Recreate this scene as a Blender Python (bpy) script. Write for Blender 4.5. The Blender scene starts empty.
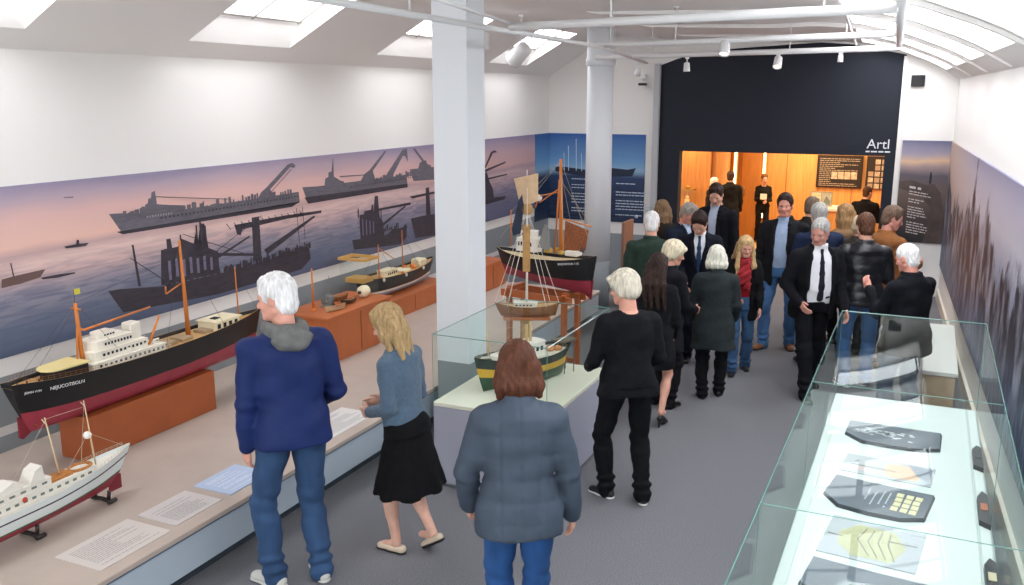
import bpy, math, random
import numpy as np
from mathutils import Vector, Matrix
from mathutils.geometry import tessellate_polygon
random.seed(7); rng = np.random.default_rng(7)
COL = bpy.context.scene.collection
PI = math.pi
# ------------------------------------------------------------------ materials
def lin(c):
    return tuple((x/12.92 if x <= .04045 else ((x+.055)/1.055)**2.4) for x in c)
def hexc(h):
    return lin(tuple(int(h[i:i+2], 16)/255 for i in (0, 2, 4)))
MATS = {}
def mat(name, col, rough=.6, metal=0., var=0., vscale=8., bump=0., bscale=60., spec=.5, stretch=None, coat=0., emit=None, estr=0., col2=None, sheen=0.):
    if name in MATS: return MATS[name]
    m = bpy.data.materials.new(name); m.use_nodes = True
    nt = m.node_tree; b = nt.nodes['Principled BSDF']
    c = hexc(col) if isinstance(col, str) else col
    b.inputs['Base Color'].default_value = (*c, 1); b.inputs['Roughness'].default_value = rough
    b.inputs['Metallic'].default_value = metal; b.inputs['Specular IOR Level'].default_value = spec
    if coat: b.inputs['Coat Weight'].default_value = coat
    if sheen: b.inputs['Sheen Weight'].default_value = sheen
    if emit: b.inputs['Emission Color'].default_value = (*hexc(emit), 1); b.inputs['Emission Strength'].default_value = estr
    tc = nt.nodes.new('ShaderNodeTexCoord'); mp = nt.nodes.new('ShaderNodeMapping')
    nt.links.new(tc.outputs['Object'], mp.inputs[0])
    if stretch: mp.inputs['Scale'].default_value = stretch
    if var or col2:
        n = nt.nodes.new('ShaderNodeTexNoise'); n.inputs['Scale'].default_value = vscale; n.inputs['Detail'].default_value = 5
        nt.links.new(mp.outputs[0], n.inputs['Vector'])
        r = nt.nodes.new('ShaderNodeValToRGB'); r.color_ramp.elements[0].position = .32; r.color_ramp.elements[1].position = .68
        if col2: d = hexc(col2)
        else: d = tuple(min(1, x*(1+var)+.01*var) for x in c)
        a = tuple(x*(1-var) for x in c) if not col2 else c
        r.color_ramp.elements[0].color = (*a, 1); r.color_ramp.elements[1].color = (*d, 1)
        nt.links.new(n.outputs['Fac'], r.inputs[0]); nt.links.new(r.outputs[0], b.inputs['Base Color'])
    if bump:
        n = nt.nodes.new('ShaderNodeTexNoise'); n.inputs['Scale'].default_value = bscale; n.inputs['Detail'].default_value = 3
        nt.links.new(mp.outputs[0], n.inputs['Vector'])
        bp = nt.nodes.new('ShaderNodeBump'); bp.inputs['Strength'].default_value = bump; bp.inputs['Distance'].default_value = .01
        nt.links.new(n.outputs['Fac'], bp.inputs['Height']); nt.links.new(bp.outputs[0], b.inputs['Normal'])
    MATS[name] = m; return m
def glass(name, tint, refl=1.0):
    if name in MATS: return MATS[name]
    m = bpy.data.materials.new(name); m.use_nodes = True; nt = m.node_tree; nt.nodes.clear()
    o = nt.nodes.new('ShaderNodeOutputMaterial'); t = nt.nodes.new('ShaderNodeBsdfTransparent'); g = nt.nodes.new('ShaderNodeBsdfGlossy')
    t.inputs[0].default_value = (*tint, 1); g.inputs['Roughness'].default_value = .0; g.inputs['Color'].default_value = (.95, 1, .98, 1)
    lw = nt.nodes.new('ShaderNodeLayerWeight'); lw.inputs[0].default_value = .5
    f = nt.nodes.new('ShaderNodeMath'); f.operation = 'MULTIPLY_ADD'; f.inputs[1].default_value = .9; f.inputs[2].default_value = .04
    pw = nt.nodes.new('ShaderNodeMath'); pw.operation = 'POWER'; pw.inputs[1].default_value = 5; nt.links.new(lw.outputs['Facing'], pw.inputs[0]); nt.links.new(pw.outputs[0], f.inputs[0])
    mu = nt.nodes.new('ShaderNodeMath'); mu.operation = 'MULTIPLY'; mu.inputs[1].default_value = refl
    x = nt.nodes.new('ShaderNodeMixShader'); nt.links.new(f.outputs[0], mu.inputs[0]); nt.links.new(mu.outputs[0], x.inputs[0])
    nt.links.new(t.outputs[0], x.inputs[1]); nt.links.new(g.outputs[0], x.inputs[2]); nt.links.new(x.outputs[0], o.inputs[0])
    MATS[name] = m; return m
# ------------------------------------------------------------------ objects
def empty(name, loc=(0, 0, 0), rz=0., label=None, cat=None, group=None):
    o = bpy.data.objects.new(name, None); COL.objects.link(o); o.location = loc; o.rotation_euler = (0, 0, rz)
    o.empty_display_size = .1
    return tag(o, label, cat, group)
def tag(o, label=None, cat=None, group=None, kind=None):
    if label: o['label'] = label
    if cat: o['category'] = cat
    if group: o['group'] = group
    if kind: o['kind'] = kind
    return o
class MB:
    """collects shapes of one mesh"""
    def __init__(s): s.v = []; s.f = []; s.m = []; s.sm = []
    def add(s, vs, fs, mi=0, smooth=False, M=None):
        n = len(s.v)
        if M is not None: vs = [tuple(M @ Vector(v)) for v in vs]
        s.v += [tuple(v) for v in vs]; s.f += [tuple(i+n for i in f) for f in fs]; s.m += [mi]*len(fs); s.sm += [smooth]*len(fs)
        return s
    def box(s, a, b, mi=0, M=None, bev=0.):
        x0, y0, z0 = a; x1, y1, z1 = b
        if bev:
            e = bev; vs = []; 
            for z, i in ((z0, e), (z0+e, 0), (z1-e, 0), (z1, e)):
                X0, X1, Y0, Y1 = x0+i, x1-i, y0+i, y1-i; c = e
                vs += [(X0+c, Y0, z), (X1-c, Y0, z), (X1, Y0+c, z), (X1, Y1-c, z), (X1-c, Y1, z), (X0+c, Y1, z), (X0, Y1-c, z), (X0, Y0+c, z)]
            fs = [tuple(range(7, -1, -1)), tuple(range(24, 32))]
            for k in range(3):
                for j in range(8): fs.append((k*8+j, k*8+(j+1) % 8, (k+1)*8+(j+1) % 8, (k+1)*8+j))
            return s.add(vs, fs, mi, False, M)
        vs = [(x0, y0, z0), (x1, y0, z0), (x1, y1, z0), (x0, y1, z0), (x0, y0, z1), (x1, y0, z1), (x1, y1, z1), (x0, y1, z1)]
        return s.add(vs, [(3, 2, 1, 0), (4, 5, 6, 7), (0, 1, 5, 4), (1, 2, 6, 5), (2, 3, 7, 6), (3, 0, 4, 7)], mi, False, M)
    def tube(s, pts, r, seg=8, mi=0, M=None, r2=None):
        pts = [Vector(p) for p in pts]; n = len(pts); rings = []
        rr = [r + ((r2 if r2 is not None else r)-r)*i/(n-1) for i in range(n)] if not isinstance(r, (list, tuple)) else r
        ref = Vector((0, 0, 1))
        vs = []
        for i, p in enumerate(pts):
            d = (pts[min(i+1, n-1)]-pts[max(i-1, 0)]).normalized()
            u = d.cross(ref)
            if u.length < .05: u = d.cross(Vector((1, 0, 0)))
            u.normalize(); w = u.cross(d)
            for k in range(seg):
                a = 2*PI*k/seg; vs.append(p + (u*math.cos(a)+w*math.sin(a))*rr[i])
        fs = [tuple(range(seg)), tuple(range((n-1)*seg+seg-1, (n-1)*seg-1, -1))]
        for i in range(n-1):
            for k in range(seg): fs.append((i*seg+k, (i+1)*seg+k, (i+1)*seg+(k+1) % seg, i*seg+(k+1) % seg))
        s.add(vs, fs, mi, seg > 5, M)
        return s
    def lathe(s, prof, seg=20, mi=0, M=None, at=(0, 0, 0)):
        vs = []; fs = []
        for r, z in prof:
            for k in range(seg):
                a = 2*PI*k/seg; vs.append((at[0]+r*math.cos(a), at[1]+r*math.sin(a), at[2]+z))
        for i in range(len(prof)-1):
            for k in range(seg): fs.append((i*seg+k, i*seg+(k+1) % seg, (i+1)*seg+(k+1) % seg, (i+1)*seg+k))
        fs.append(tuple(range(seg-1, -1, -1))); fs.append(tuple(range((len(prof)-1)*seg, len(prof)*seg)))
        return s.add(vs, fs, mi, seg > 8, M)
    def poly(s, pts, mi=0, thick=None, n=(0, 0, 1)):
        """flat outline given as 3-D points; thick extrudes along n"""
        tri = tessellate_polygon([[Vector(p) for p in pts]])
        if not thick: return s.add(pts, [tuple(t) for t in tri], mi)
        n = Vector(n)*thick; k = len(pts); q = [tuple(Vector(p)+n) for p in pts]
        fs = [tuple(t) for t in tri]+[tuple(reversed([i+k for i in t])) for t in tri]
        for i in range(k): fs.append((i, (i+1) % k, (i+1) % k+k, i+k))
        return s.add(list(pts)+q, fs, mi)
    def build(s, name, mats, parent=None, label=None, loc=None):
        me = bpy.data.meshes.new(name); me.from_pydata(s.v, [], s.f)
        for m in (mats if isinstance(mats, (list, tuple)) else [mats]): me.materials.append(m)
        me.polygons.foreach_set('material_index', s.m); me.polygons.foreach_set('use_smooth', s.sm)
        me.update()
        o = bpy.data.objects.new(name, me); COL.objects.link(o)
        if parent: o.parent = parent
        if loc: o.location = loc
        if label: o['label'] = label
        return o
def copy_tree(o, parent=None):
    c = o.copy(); COL.objects.link(c)
    if parent: c.parent = parent
    for ch in [x for x in list(bpy.data.objects) if x.parent == o]: copy_tree(ch, c)
    return c
# ------------------------------------------------------------------ signed-distance sculpting
def smin(a, b, k):
    h = np.clip(.5+.5*(b-a)/k, 0, 1); return b+(a-b)*h-k*h*(1-h)
class Sdf:
    def __init__(s, h): s.h = h; s.p = []
    def _add(s, fn, lo, hi, k, op): s.p.append((fn, np.array(lo, float), np.array(hi, float), k, op)); return s
    def cone(s, a, b, ra, rb, k=.02, op='+', F=None, sc=(1, 1, 1)):
        """rounded tapering limb; F = 3x3 frame rows, sc = stretch of the section in that frame"""
        a = np.array(a, float); b = np.array(b, float); Fm = np.eye(3) if F is None else np.array(F, float); sv = np.array(sc, float)
        def fn(P):
            q = (P-a) @ Fm.T/sv; ab = ((b-a) @ Fm.T)/sv; L = max(ab @ ab, 1e-9)
            t = np.clip((q @ ab)/L, 0, 1); d = np.linalg.norm(q-t[..., None]*ab, axis=-1)-(ra+(rb-ra)*t)
            return d*min(1, sv.min()) if sv.max() > 1.001 or sv.min() < .999 else d
        R = max(ra, rb)*max(1, sv.max())
        return s._add(fn, np.minimum(a, b)-R, np.maximum(a, b)+R, k, op)
    def ell(s, c, r, k=.02, op='+', F=None):
        c = np.array(c, float); r = np.array(r, float); Fm = np.eye(3) if F is None else np.array(F, float)
        def fn(P):
            q = (P-c) @ Fm.T; k0 = np.linalg.norm(q/r, axis=-1); k1 = np.linalg.norm(q/r**2, axis=-1)+1e-6
            return np.where(k0 < .05, -r.min(), k0*(k0-1)/k1)
        R = r.max(); return s._add(fn, c-R, c+R, k, op)
    def prof(s, rows, k=.02, op='+', ex=2.3, T=None):
        """stack of rounded sections: rows (z, rx, ry, y0[, x0]); T = 4x4 placing it"""
        rows = np.array([list(r)+[0]*(5-len(r)) for r in rows], float); rows = rows[np.argsort(rows[:, 0])]
        M = np.eye(4) if T is None else np.array(T, float); Mi = np.linalg.inv(M)
        def fn(P):
            q = P @ Mi[:3, :3].T+Mi[:3, 3]; z = q[..., 2]
            zc = np.clip(z, rows[0, 0], rows[-1, 0])
            rx, ry, y0, x0 = (np.interp(zc, rows[:, 0], rows[:, i]) for i in (1, 2, 3, 4))
            u = np.abs(q[..., 0]-x0)/rx; v = np.abs(q[..., 1]-y0)/ry
            d = ((u**ex+v**ex+1e-9)**(1/ex)-1)*np.minimum(rx, ry)
            dz = np.maximum(rows[0, 0]-z, z-rows[-1, 0])
            return np.where((d > 0) & (dz > 0), np.sqrt(np.maximum(d, 0)**2+np.maximum(dz, 0)**2), np.maximum(d, dz))
        mx = rows[:, 1].max()+np.abs(rows[:, 4]).max(); my = rows[:, 2].max()+np.abs(rows[:, 3]).max()
        cs = np.array([[x, y, z, 1] for x in (-mx, mx) for y in (-my, my) for z in (rows[0, 0], rows[-1, 0])]) @ M.T
        return s._add(fn, cs[:, :3].min(0), cs[:, :3].max(0), k, op)
    def fun(s, fn, lo, hi, k=.005, op='-'): return s._add(fn, lo, hi, k, op)
    def mesh(s, disp=None, clip=None):
        h = s.h; pos = [p for p in s.p if p[4] == '+']
        lo = np.min([p[1] for p in pos], 0)-3*h-.02; hi = np.max([p[2] for p in pos], 0)+3*h+.02
        n = np.ceil((hi-lo)/h).astype(int)+1
        ax = [lo[i]+h*np.arange(n[i]) for i in range(3)]; F = np.full(tuple(n), .2, np.float64)
        for fn, a, b, k, op in s.p:
            m = max(k, 2*h)+.015
            i0 = np.clip(np.floor((a-m-lo)/h).astype(int), 0, n); i1 = np.clip(np.ceil((b+m-lo)/h).astype(int)+1, 0, n)
            if np.any(i1 <= i0): continue
            P = np.stack(np.meshgrid(*[ax[i][i0[i]:i1[i]] for i in range(3)], indexing='ij'), -1)
            sl = tuple(slice(i0[i], i1[i]) for i in range(3)); d = fn(P)
            F[sl] = smin(F[sl], d, k) if op == '+' else -smin(-F[sl], d, k)
        if disp is not None:
            band = np.nonzero(np.abs(F) < .04)
            P = np.stack([ax[i][band[i]] for i in range(3)], -1); F[band] += disp(P)
        return nets(F, lo, h)
def nets(F, org, h):
    S = F < 0; nc = np.array(F.shape)-1; tot = int(np.prod(nc))
    acc = np.zeros((tot, 4)); quads = []
    st = (nc[1]*nc[2], nc[2], 1)
    for a in range(3):
        b, c = (a+1) % 3, (a+2) % 3
        s0 = [slice(None)]*3; s1 = [slice(None)]*3; s0[a] = slice(0, -1); s1[a] = slice(1, None)
        A = F[tuple(s0)]; B = F[tuple(s1)]
        idx = np.array(np.nonzero((A < 0) != (B < 0))).T
        ok = (idx[:, b] > 0) & (idx[:, b] < nc[b]) & (idx[:, c] > 0) & (idx[:, c] < nc[c]); idx = idx[ok]
        if not len(idx): continue
        fa = A[tuple(idx.T)]; fb = B[tuple(idx.T)]; t = fa/(fa-fb)
        p = idx.astype(float); p[:, a] += t
        cell = []
        for db, dc in ((1, 1), (0, 1), (0, 0), (1, 0)):
            q = idx.copy(); q[:, b] -= db; q[:, c] -= dc
            ci = q[:, 0]*st[0]+q[:, 1]*st[1]+q[:, 2]; cell.append(ci)
            for j in range(3): acc[:, j] += np.bincount(ci, p[:, j], tot) if tot < 3000000 else 0
            acc[:, 3] += np.bincount(ci, minlength=tot)
        Q = np.stack(cell, 1); Q[fa >= 0] = Q[fa >= 0][:, ::-1]; quads.append(Q)
    Q = np.concatenate(quads); ids, inv = np.unique(Q, return_inverse=True); inv = inv.reshape(Q.shape)
    V = acc[ids, :3]/acc[ids, 3:4]*h+org
    return V, inv
def relax(V, Q, it=1, w=.5):
    for _ in range(it):
        s = np.zeros_like(V); c = np.zeros(len(V))
        for i in range(4):
            a, b = Q[:, i], Q[:, (i+1) % 4]
            for x, y in ((a, b), (b, a)):
                for j in range(3): s[:, j] += np.bincount(x, V[y, j], len(V))
                c += np.bincount(x, minlength=len(V))
        V = V*(1-w)+w*s/np.maximum(c, 1)[:, None]
    return V
def npmesh(name, parts, mats, parent=None, label=None):
    """parts: list of (V, Q, material index or array)"""
    V = np.concatenate([p[0] for p in parts]); off = 0; Qs = []; mi = []
    for v, q, m in parts:
        Qs.append(q+off); off += len(v); mi.append(np.full(len(q), m) if np.isscalar(m) else m)
    Q = np.concatenate(Qs); mi = np.concatenate(mi).astype(np.int32)
    me = bpy.data.meshes.new(name); me.vertices.add(len(V)); me.vertices.foreach_set('co', V.astype(np.float32).ravel())
    me.loops.add(len(Q)*4); me.loops.foreach_set('vertex_index', Q.astype(np.int32).ravel())
    me.polygons.add(len(Q)); me.polygons.foreach_set('loop_start', np.arange(0, len(Q)*4, 4, dtype=np.int32))
    me.polygons.foreach_set('loop_total', np.full(len(Q), 4, np.int32)); me.polygons.foreach_set('use_smooth', np.ones(len(Q), bool))
    for m in (mats if isinstance(mats, (list, tuple)) else [mats]): me.materials.append(m)
    me.polygons.foreach_set('material_index', mi); me.update(calc_edges=True); me.validate()
    o = bpy.data.objects.new(name, me); COL.objects.link(o)
    if parent: o.parent = parent
    if label: o['label'] = label
    return o
EXPOSURE = 0.0
# ------------------------------------------------------------------ shader helpers
def ramp_mat(name, axis, stops, lo, hi, rough=.55, wob=0., wscale=(1, 1, 1), wdet=4, sea=None, extra=None):
    """colour runs along one object axis between lo and hi, with optional noise wobble; sea=(limit, colour, stretch) adds wave streaks under it"""
    m = bpy.data.materials.new(name); m.use_nodes = True; nt = m.node_tree; L = nt.links.new; N = nt.nodes.new; b = nt.nodes['Principled BSDF']; b.inputs['Roughness'].default_value = rough
    tc = N('ShaderNodeTexCoord'); sx = N('ShaderNodeSeparateXYZ'); L(tc.outputs['Object'], sx.inputs[0])
    mr = N('ShaderNodeMapRange'); mr.inputs[1].default_value = lo; mr.inputs[2].default_value = hi; src = sx.outputs[axis]
    mp = N('ShaderNodeMapping'); mp.inputs['Scale'].default_value = wscale; L(tc.outputs['Object'], mp.inputs[0])
    no = N('ShaderNodeTexNoise'); no.inputs['Scale'].default_value = 1; no.inputs['Detail'].default_value = wdet; L(mp.outputs[0], no.inputs['Vector'])
    ma = N('ShaderNodeMath'); ma.operation = 'MULTIPLY_ADD'; L(no.outputs['Fac'], ma.inputs[0]); ma.inputs[1].default_value = wob
    sb = N('ShaderNodeMath'); sb.operation = 'SUBTRACT'; L(src, sb.inputs[0]); sb.inputs[1].default_value = wob*.5; L(sb.outputs[0], ma.inputs[2])
    L(ma.outputs[0], mr.inputs[0]); r = N('ShaderNodeValToRGB'); L(mr.outputs[0], r.inputs[0]); cr = r.color_ramp
    while len(cr.elements) < len(stops): cr.elements.new(.5)
    for e, (p, c) in zip(cr.elements, stops): e.position = p; e.color = (*hexc(c), 1)
    out = r.outputs[0]
    if sea:
        lim, c2, st, amt = sea
        mp2 = N('ShaderNodeMapping'); mp2.inputs['Scale'].default_value = st; L(tc.outputs['Object'], mp2.inputs[0])
        n2 = N('ShaderNodeTexNoise'); n2.inputs['Detail'].default_value = 6; n2.inputs['Scale'].default_value = 1; n2.inputs['Distortion'].default_value = .6; L(mp2.outputs[0], n2.inputs['Vector'])
        r2 = N('ShaderNodeValToRGB'); r2.color_ramp.elements[0].position = .42; r2.color_ramp.elements[1].position = .62; L(n2.outputs['Fac'], r2.inputs[0])
        g = N('ShaderNodeMapRange'); g.inputs[1].default_value = lim+.12; g.inputs[2].default_value = lim-.25; g.inputs[3].default_value = 0; g.inputs[4].default_value = amt; L(src, g.inputs[0])
        mu = N('ShaderNodeMath'); mu.operation = 'MULTIPLY'; L(r2.outputs[0], mu.inputs[0]); L(g.outputs[0], mu.inputs[1])
        mx = N('ShaderNodeMix'); mx.data_type = 'RGBA'; L(mu.outputs[0], mx.inputs[0]); L(out, mx.inputs[6]); mx.inputs[7].default_value = (*hexc(c2), 1); out = mx.outputs[2]
    if extra:   # a second colour taking over along another axis
        ax, e0, e1, c3, am = extra; g = N('ShaderNodeMapRange'); g.inputs[1].default_value = e0; g.inputs[2].default_value = e1; g.inputs[4].default_value = am; L(sx.outputs[ax], g.inputs[0])
        mx = N('ShaderNodeMix'); mx.data_type = 'RGBA'; L(g.outputs[0], mx.inputs[0]); L(out, mx.inputs[6]); mx.inputs[7].default_value = (*hexc(c3), 1); out = mx.outputs[2]
    L(out, b.inputs['Base Color']); return m
WHITE = mat('wall_paint', 'eceae6', .85, bump=.05, bscale=120)
CEIL = mat('ceiling_paint', 'f1efec', .85)
TRIMW = mat('white_metal', 'e4e4e4', .4)
DADO = mat('grey_dado_paint', '8d9498', .8)
SKIRT = mat('skirting_white', 'd9d8d6', .6)
# ------------------------------------------------------------------ the room
YB = 14.6; XL = -6.0; Y0 = -2.6
def xr(y): return .30+.051*(14.6-y)
PROF = [(0, 3.27), (.03, 3.40), (.08, 3.58), (.13, 3.76), (.17, 3.88), (.21, 3.90), (.25, 3.88), (.30, 3.84), (.35, 3.80), (.41, 3.76), (.55, 3.74), (.66, 3.72), (.73, 3.73), (.80, 3.69), (.87, 3.58), (.94, 3.40), (.97, 3.29), (1, 3.17)]
PU = np.array([p[0] for p in PROF]); PZ = np.array([p[1] for p in PROF])
def vz(u): return float(np.interp(u, PU, PZ))
def vp(u, y, dz=0): return (XL+(xr(y)-XL)*u+(.55*dz if u < .25 and dz > 0 else 0), y, vz(u)+dz)
# floor
fm = mat('carpet', '76777c', .95, var=.38, vscale=130, bump=.6, bscale=300)
f = MB(); f.box((-9, -2.8, -.12), (1.6, YB+.25, 0)); tag(f.build('floor', fm), kind='structure')
# walls
def left_wall():
    m = MB(); bands = [(0, .50, 1), (.50, .57, 2), (.57, .94, 1), (.94, 3.30, 0)]
    for a, b, k in bands: m.box((XL-.2, Y0, a), (XL, YB, b), k)
    return tag(m.build('wall_left', [WHITE, DADO, SKIRT]), kind='structure')
left_wall()
m = MB()
pts = [(xr(Y0), Y0), (xr(YB), YB)]
vs = []
for (x, y) in pts:
    for z in (0, 3.30): vs += [(x, y, z), (x+.2, y, z)]
m.add(vs, [(0, 4, 6, 2), (1, 3, 7, 5), (2, 6, 7, 3), (0, 2, 3, 1), (4, 5, 7, 6)])
tag(m.build('wall_right', WHITE), kind='structure')
OX0, OX1, OZ = -3.70, -.60, 2.06       # opening of the dark wall
m = MB()
def wall_strip(x0, x1, z0, k, y0=YB, y1=YB+.2, n=8, mb=None):
    for i in range(n):
        a = x0+(x1-x0)*i/n; b = x0+(x1-x0)*(i+1)/n; W_ = xr(YB)-XL
        za, zb = vz((a-XL)/W_)+.03, vz(min((b-XL)/W_, 1))+.03
        mb.add([(a, y0, z0), (b, y0, z0), (b, y1, z0), (a, y1, z0), (a, y0, za), (b, y0, zb), (b, y1, zb), (a, y1, za)], [(3, 2, 1, 0), (4, 5, 6, 7), (0, 1, 5, 4), (2, 3, 7, 6)]+([(3, 0, 4, 7)] if i == 0 else [])+([(1, 2, 6, 5)] if i == n-1 else []), k)
wall_strip(XL, -4.05, .64, 0, mb=m); m.box((XL, YB, 0), (-4.05, YB+.2, .64), 1)
wall_strip(-.42, xr(YB)+.1, 0, 0, mb=m, n=6)
tag(m.build('wall_back', [WHITE, DADO]), kind='structure')
m = MB(); DK = mat('dark_blue_paint', '161c29', .75)
wall_strip(-4.05, OX0, 0, 0, mb=m, n=3); wall_strip(OX1, -.42, 0, 0, mb=m, n=2)
wall_strip(OX0, OX1, OZ, 0, mb=m, n=14)
h_ = MB(); da = np.linspace(-4.06, -.41, 31); zd = lambda x: float(np.interp(x, [-4.05, -3.75, -3.4, -2.9, -2.2, -1.6, -1.1, -.42], [3.42, 3.53, 3.60, 3.655, 3.69, 3.72, 3.67, 3.52]))
for a_, b_ in zip(da[:-1], da[1:]): h_.add([(a_, YB-.03, zd(a_)), (b_, YB-.03, zd(b_)), (b_, YB-.03, 4.0), (a_, YB-.03, 4.0), (a_, YB, zd(a_)), (b_, YB, zd(b_)), (b_, YB, 4.0), (a_, YB, 4.0)], [(0, 1, 2, 3), (0, 4, 5, 1)])
tag(h_.build('wall_arch', WHITE), kind='structure')
tag(m.build('wall_dark', DK), kind='structure')
m = MB(); m.box((-4.14, YB-.09, 0), (-4.05, YB, 3.44)); tag(m.build('trim_1', mat('pilaster_grey', 'b9bbbd', .7)), kind='structure')
m = MB(); m.box((-.45, YB-.05, 0), (-.39, YB, 3.50)); tag(m.build('trim_2', WHITE), kind='structure')
# ceiling with roof-light shafts
LO = [(3.15, 4.5), (6.05, 7.4), (8.95, 10.3), (11.85, 13.2)]; RO = [(12.8, 14.35), (10.9, 12.45), (9.0, 10.55), (7.1, 8.65), (5.15, 6.7), (3.2, 4.75), (1.2, 2.75)]
LU, RU = (.03, .16), (.79, .968)
us = sorted(set([round(float(x), 4) for x in np.linspace(0, 1, 41)]+list(LU)+list(RU))); ys = sorted(set([Y0, YB]+[a for p in LO+RO for a in p]))
m = MB(); idx = {}
for i, u in enumerate(us):
    for j, y in enumerate(ys): idx[i, j] = len(m.v); m.v.append(vp(u, y))
def hole(u, y):
    return (LU[0] < u < LU[1] and any(a < y < b for a, b in LO)) or (RU[0] < u < RU[1] and any(a < y < b for a, b in RO))
for i in range(len(us)-1):
    for j in range(len(ys)-1):
        if hole((us[i]+us[i+1])/2, (ys[j]+ys[j+1])/2): continue
        m.f.append((idx[i, j], idx[i, j+1], idx[i+1, j+1], idx[i+1, j])); m.m.append(0); m.sm.append(True)
SH = .24
wn = 0; PANE = mat('sky_glazing', 'ffffff', .3, emit='f8f9ff', estr=8.0)
for (U, OO) in ((LU, LO), (RU, RO)):
    uu = [u for u in us if U[0] <= u <= U[1]]
    for a, b in OO:
        for y, fl in ((a, 0), (b, 1)):
            for p, q in zip(uu[:-1], uu[1:]):
                m.add([vp(p, y), vp(q, y), vp(q, y, SH), vp(p, y, SH)], [(0, 1, 2, 3) if fl else (3, 2, 1, 0)])
        for u, fl in ((U[0], 0), (U[1], 1)): m.add([vp(u, a), vp(u, b), vp(u, b, SH), vp(u, a, SH)], [(0, 1, 2, 3)])
        wn += 1; w = empty('window_%d' % wn); w['kind'] = 'structure'
        g = MB(); 
        for p, q in zip(uu[:-1], uu[1:]): g.add([vp(p, a, SH), vp(q, a, SH), vp(q, b, SH), vp(p, b, SH), vp(p, a, SH+.02), vp(q, a, SH+.02), vp(q, b, SH+.02), vp(p, b, SH+.02)], [(3, 2, 1, 0), (4, 5, 6, 7)])
        g.build('glazing', PANE, w)
        fr = MB()
        for y in (a+.02, (a+b)/2, b-.02): fr.tube([vp(u, y, SH-.012) for u in uu], .014, 4)
        for u in (U[0]+.004, U[1]-.004): fr.tube([vp(u, a, SH-.012), vp(u, b, SH-.012)], .014, 4)
        fr.build('frame', mat('rooflight_frame', 'a8a49e', .5), w)
o = m.build('ceiling', CEIL); tag(o, kind='structure')
# arched ribs under the vault
k = 3
for y in (12.625, 10.725, 8.825, 6.9, 4.95, 2.97):
    m = MB(); uu = np.linspace(.42, .995, 26)
    for p, q in zip(uu[:-1], uu[1:]):
        d0 = .012+.03*math.sin(PI*(p-.42)/.58)**.5 if p > .42 else .0; d1 = .012+.03*math.sin(PI*min(1, (q-.42)/.58))**.5
        c = []
        for yy in (y-.045, y+.045):
            c += [vp(p, yy, .01), vp(q, yy, .01), vp(q, yy, -d1), vp(p, yy, -d0)]
        m.add(c, [(0, 1, 2, 3), (7, 6, 5, 4), (3, 2, 6, 7)])
    k += 1; tag(m.build('trim_%d' % (k-1), CEIL), kind='structure')
# columns
m = MB(); m.box((-3.79, 6.68, 0), (-3.47, 7.0, .66), 1); m.box((-3.79, 6.68, .66), (-3.47, 7.0, 3.84), 0)
tag(m.build('column', [mat('column_paint', 'e3e8ec', .6), DADO]), 'tall square white column standing behind the glass case with the yellow boat', 'column', None, 'structure')
m = MB(); c2 = (-4.13, 11.86)
m.lathe([(.185, 0), (.185, .68)], 32, 1, at=(*c2, 0)); m.lathe([(.185, .68), (.178, 2.2), (.175, 3.34)], 32, 0, at=(*c2, 0)); m.lathe([(.175, 3.33), (.20, 3.35), (.20, 3.42), (.185, 3.44), (.185, 3.88)], 32, 0, at=(*c2, 0))
tag(m.build('column', [mat('column_paint', 'e3e8ec', .6), DADO]), 'round white column with grey foot and collar near the blue wall panels', 'column', None, 'structure')
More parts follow.
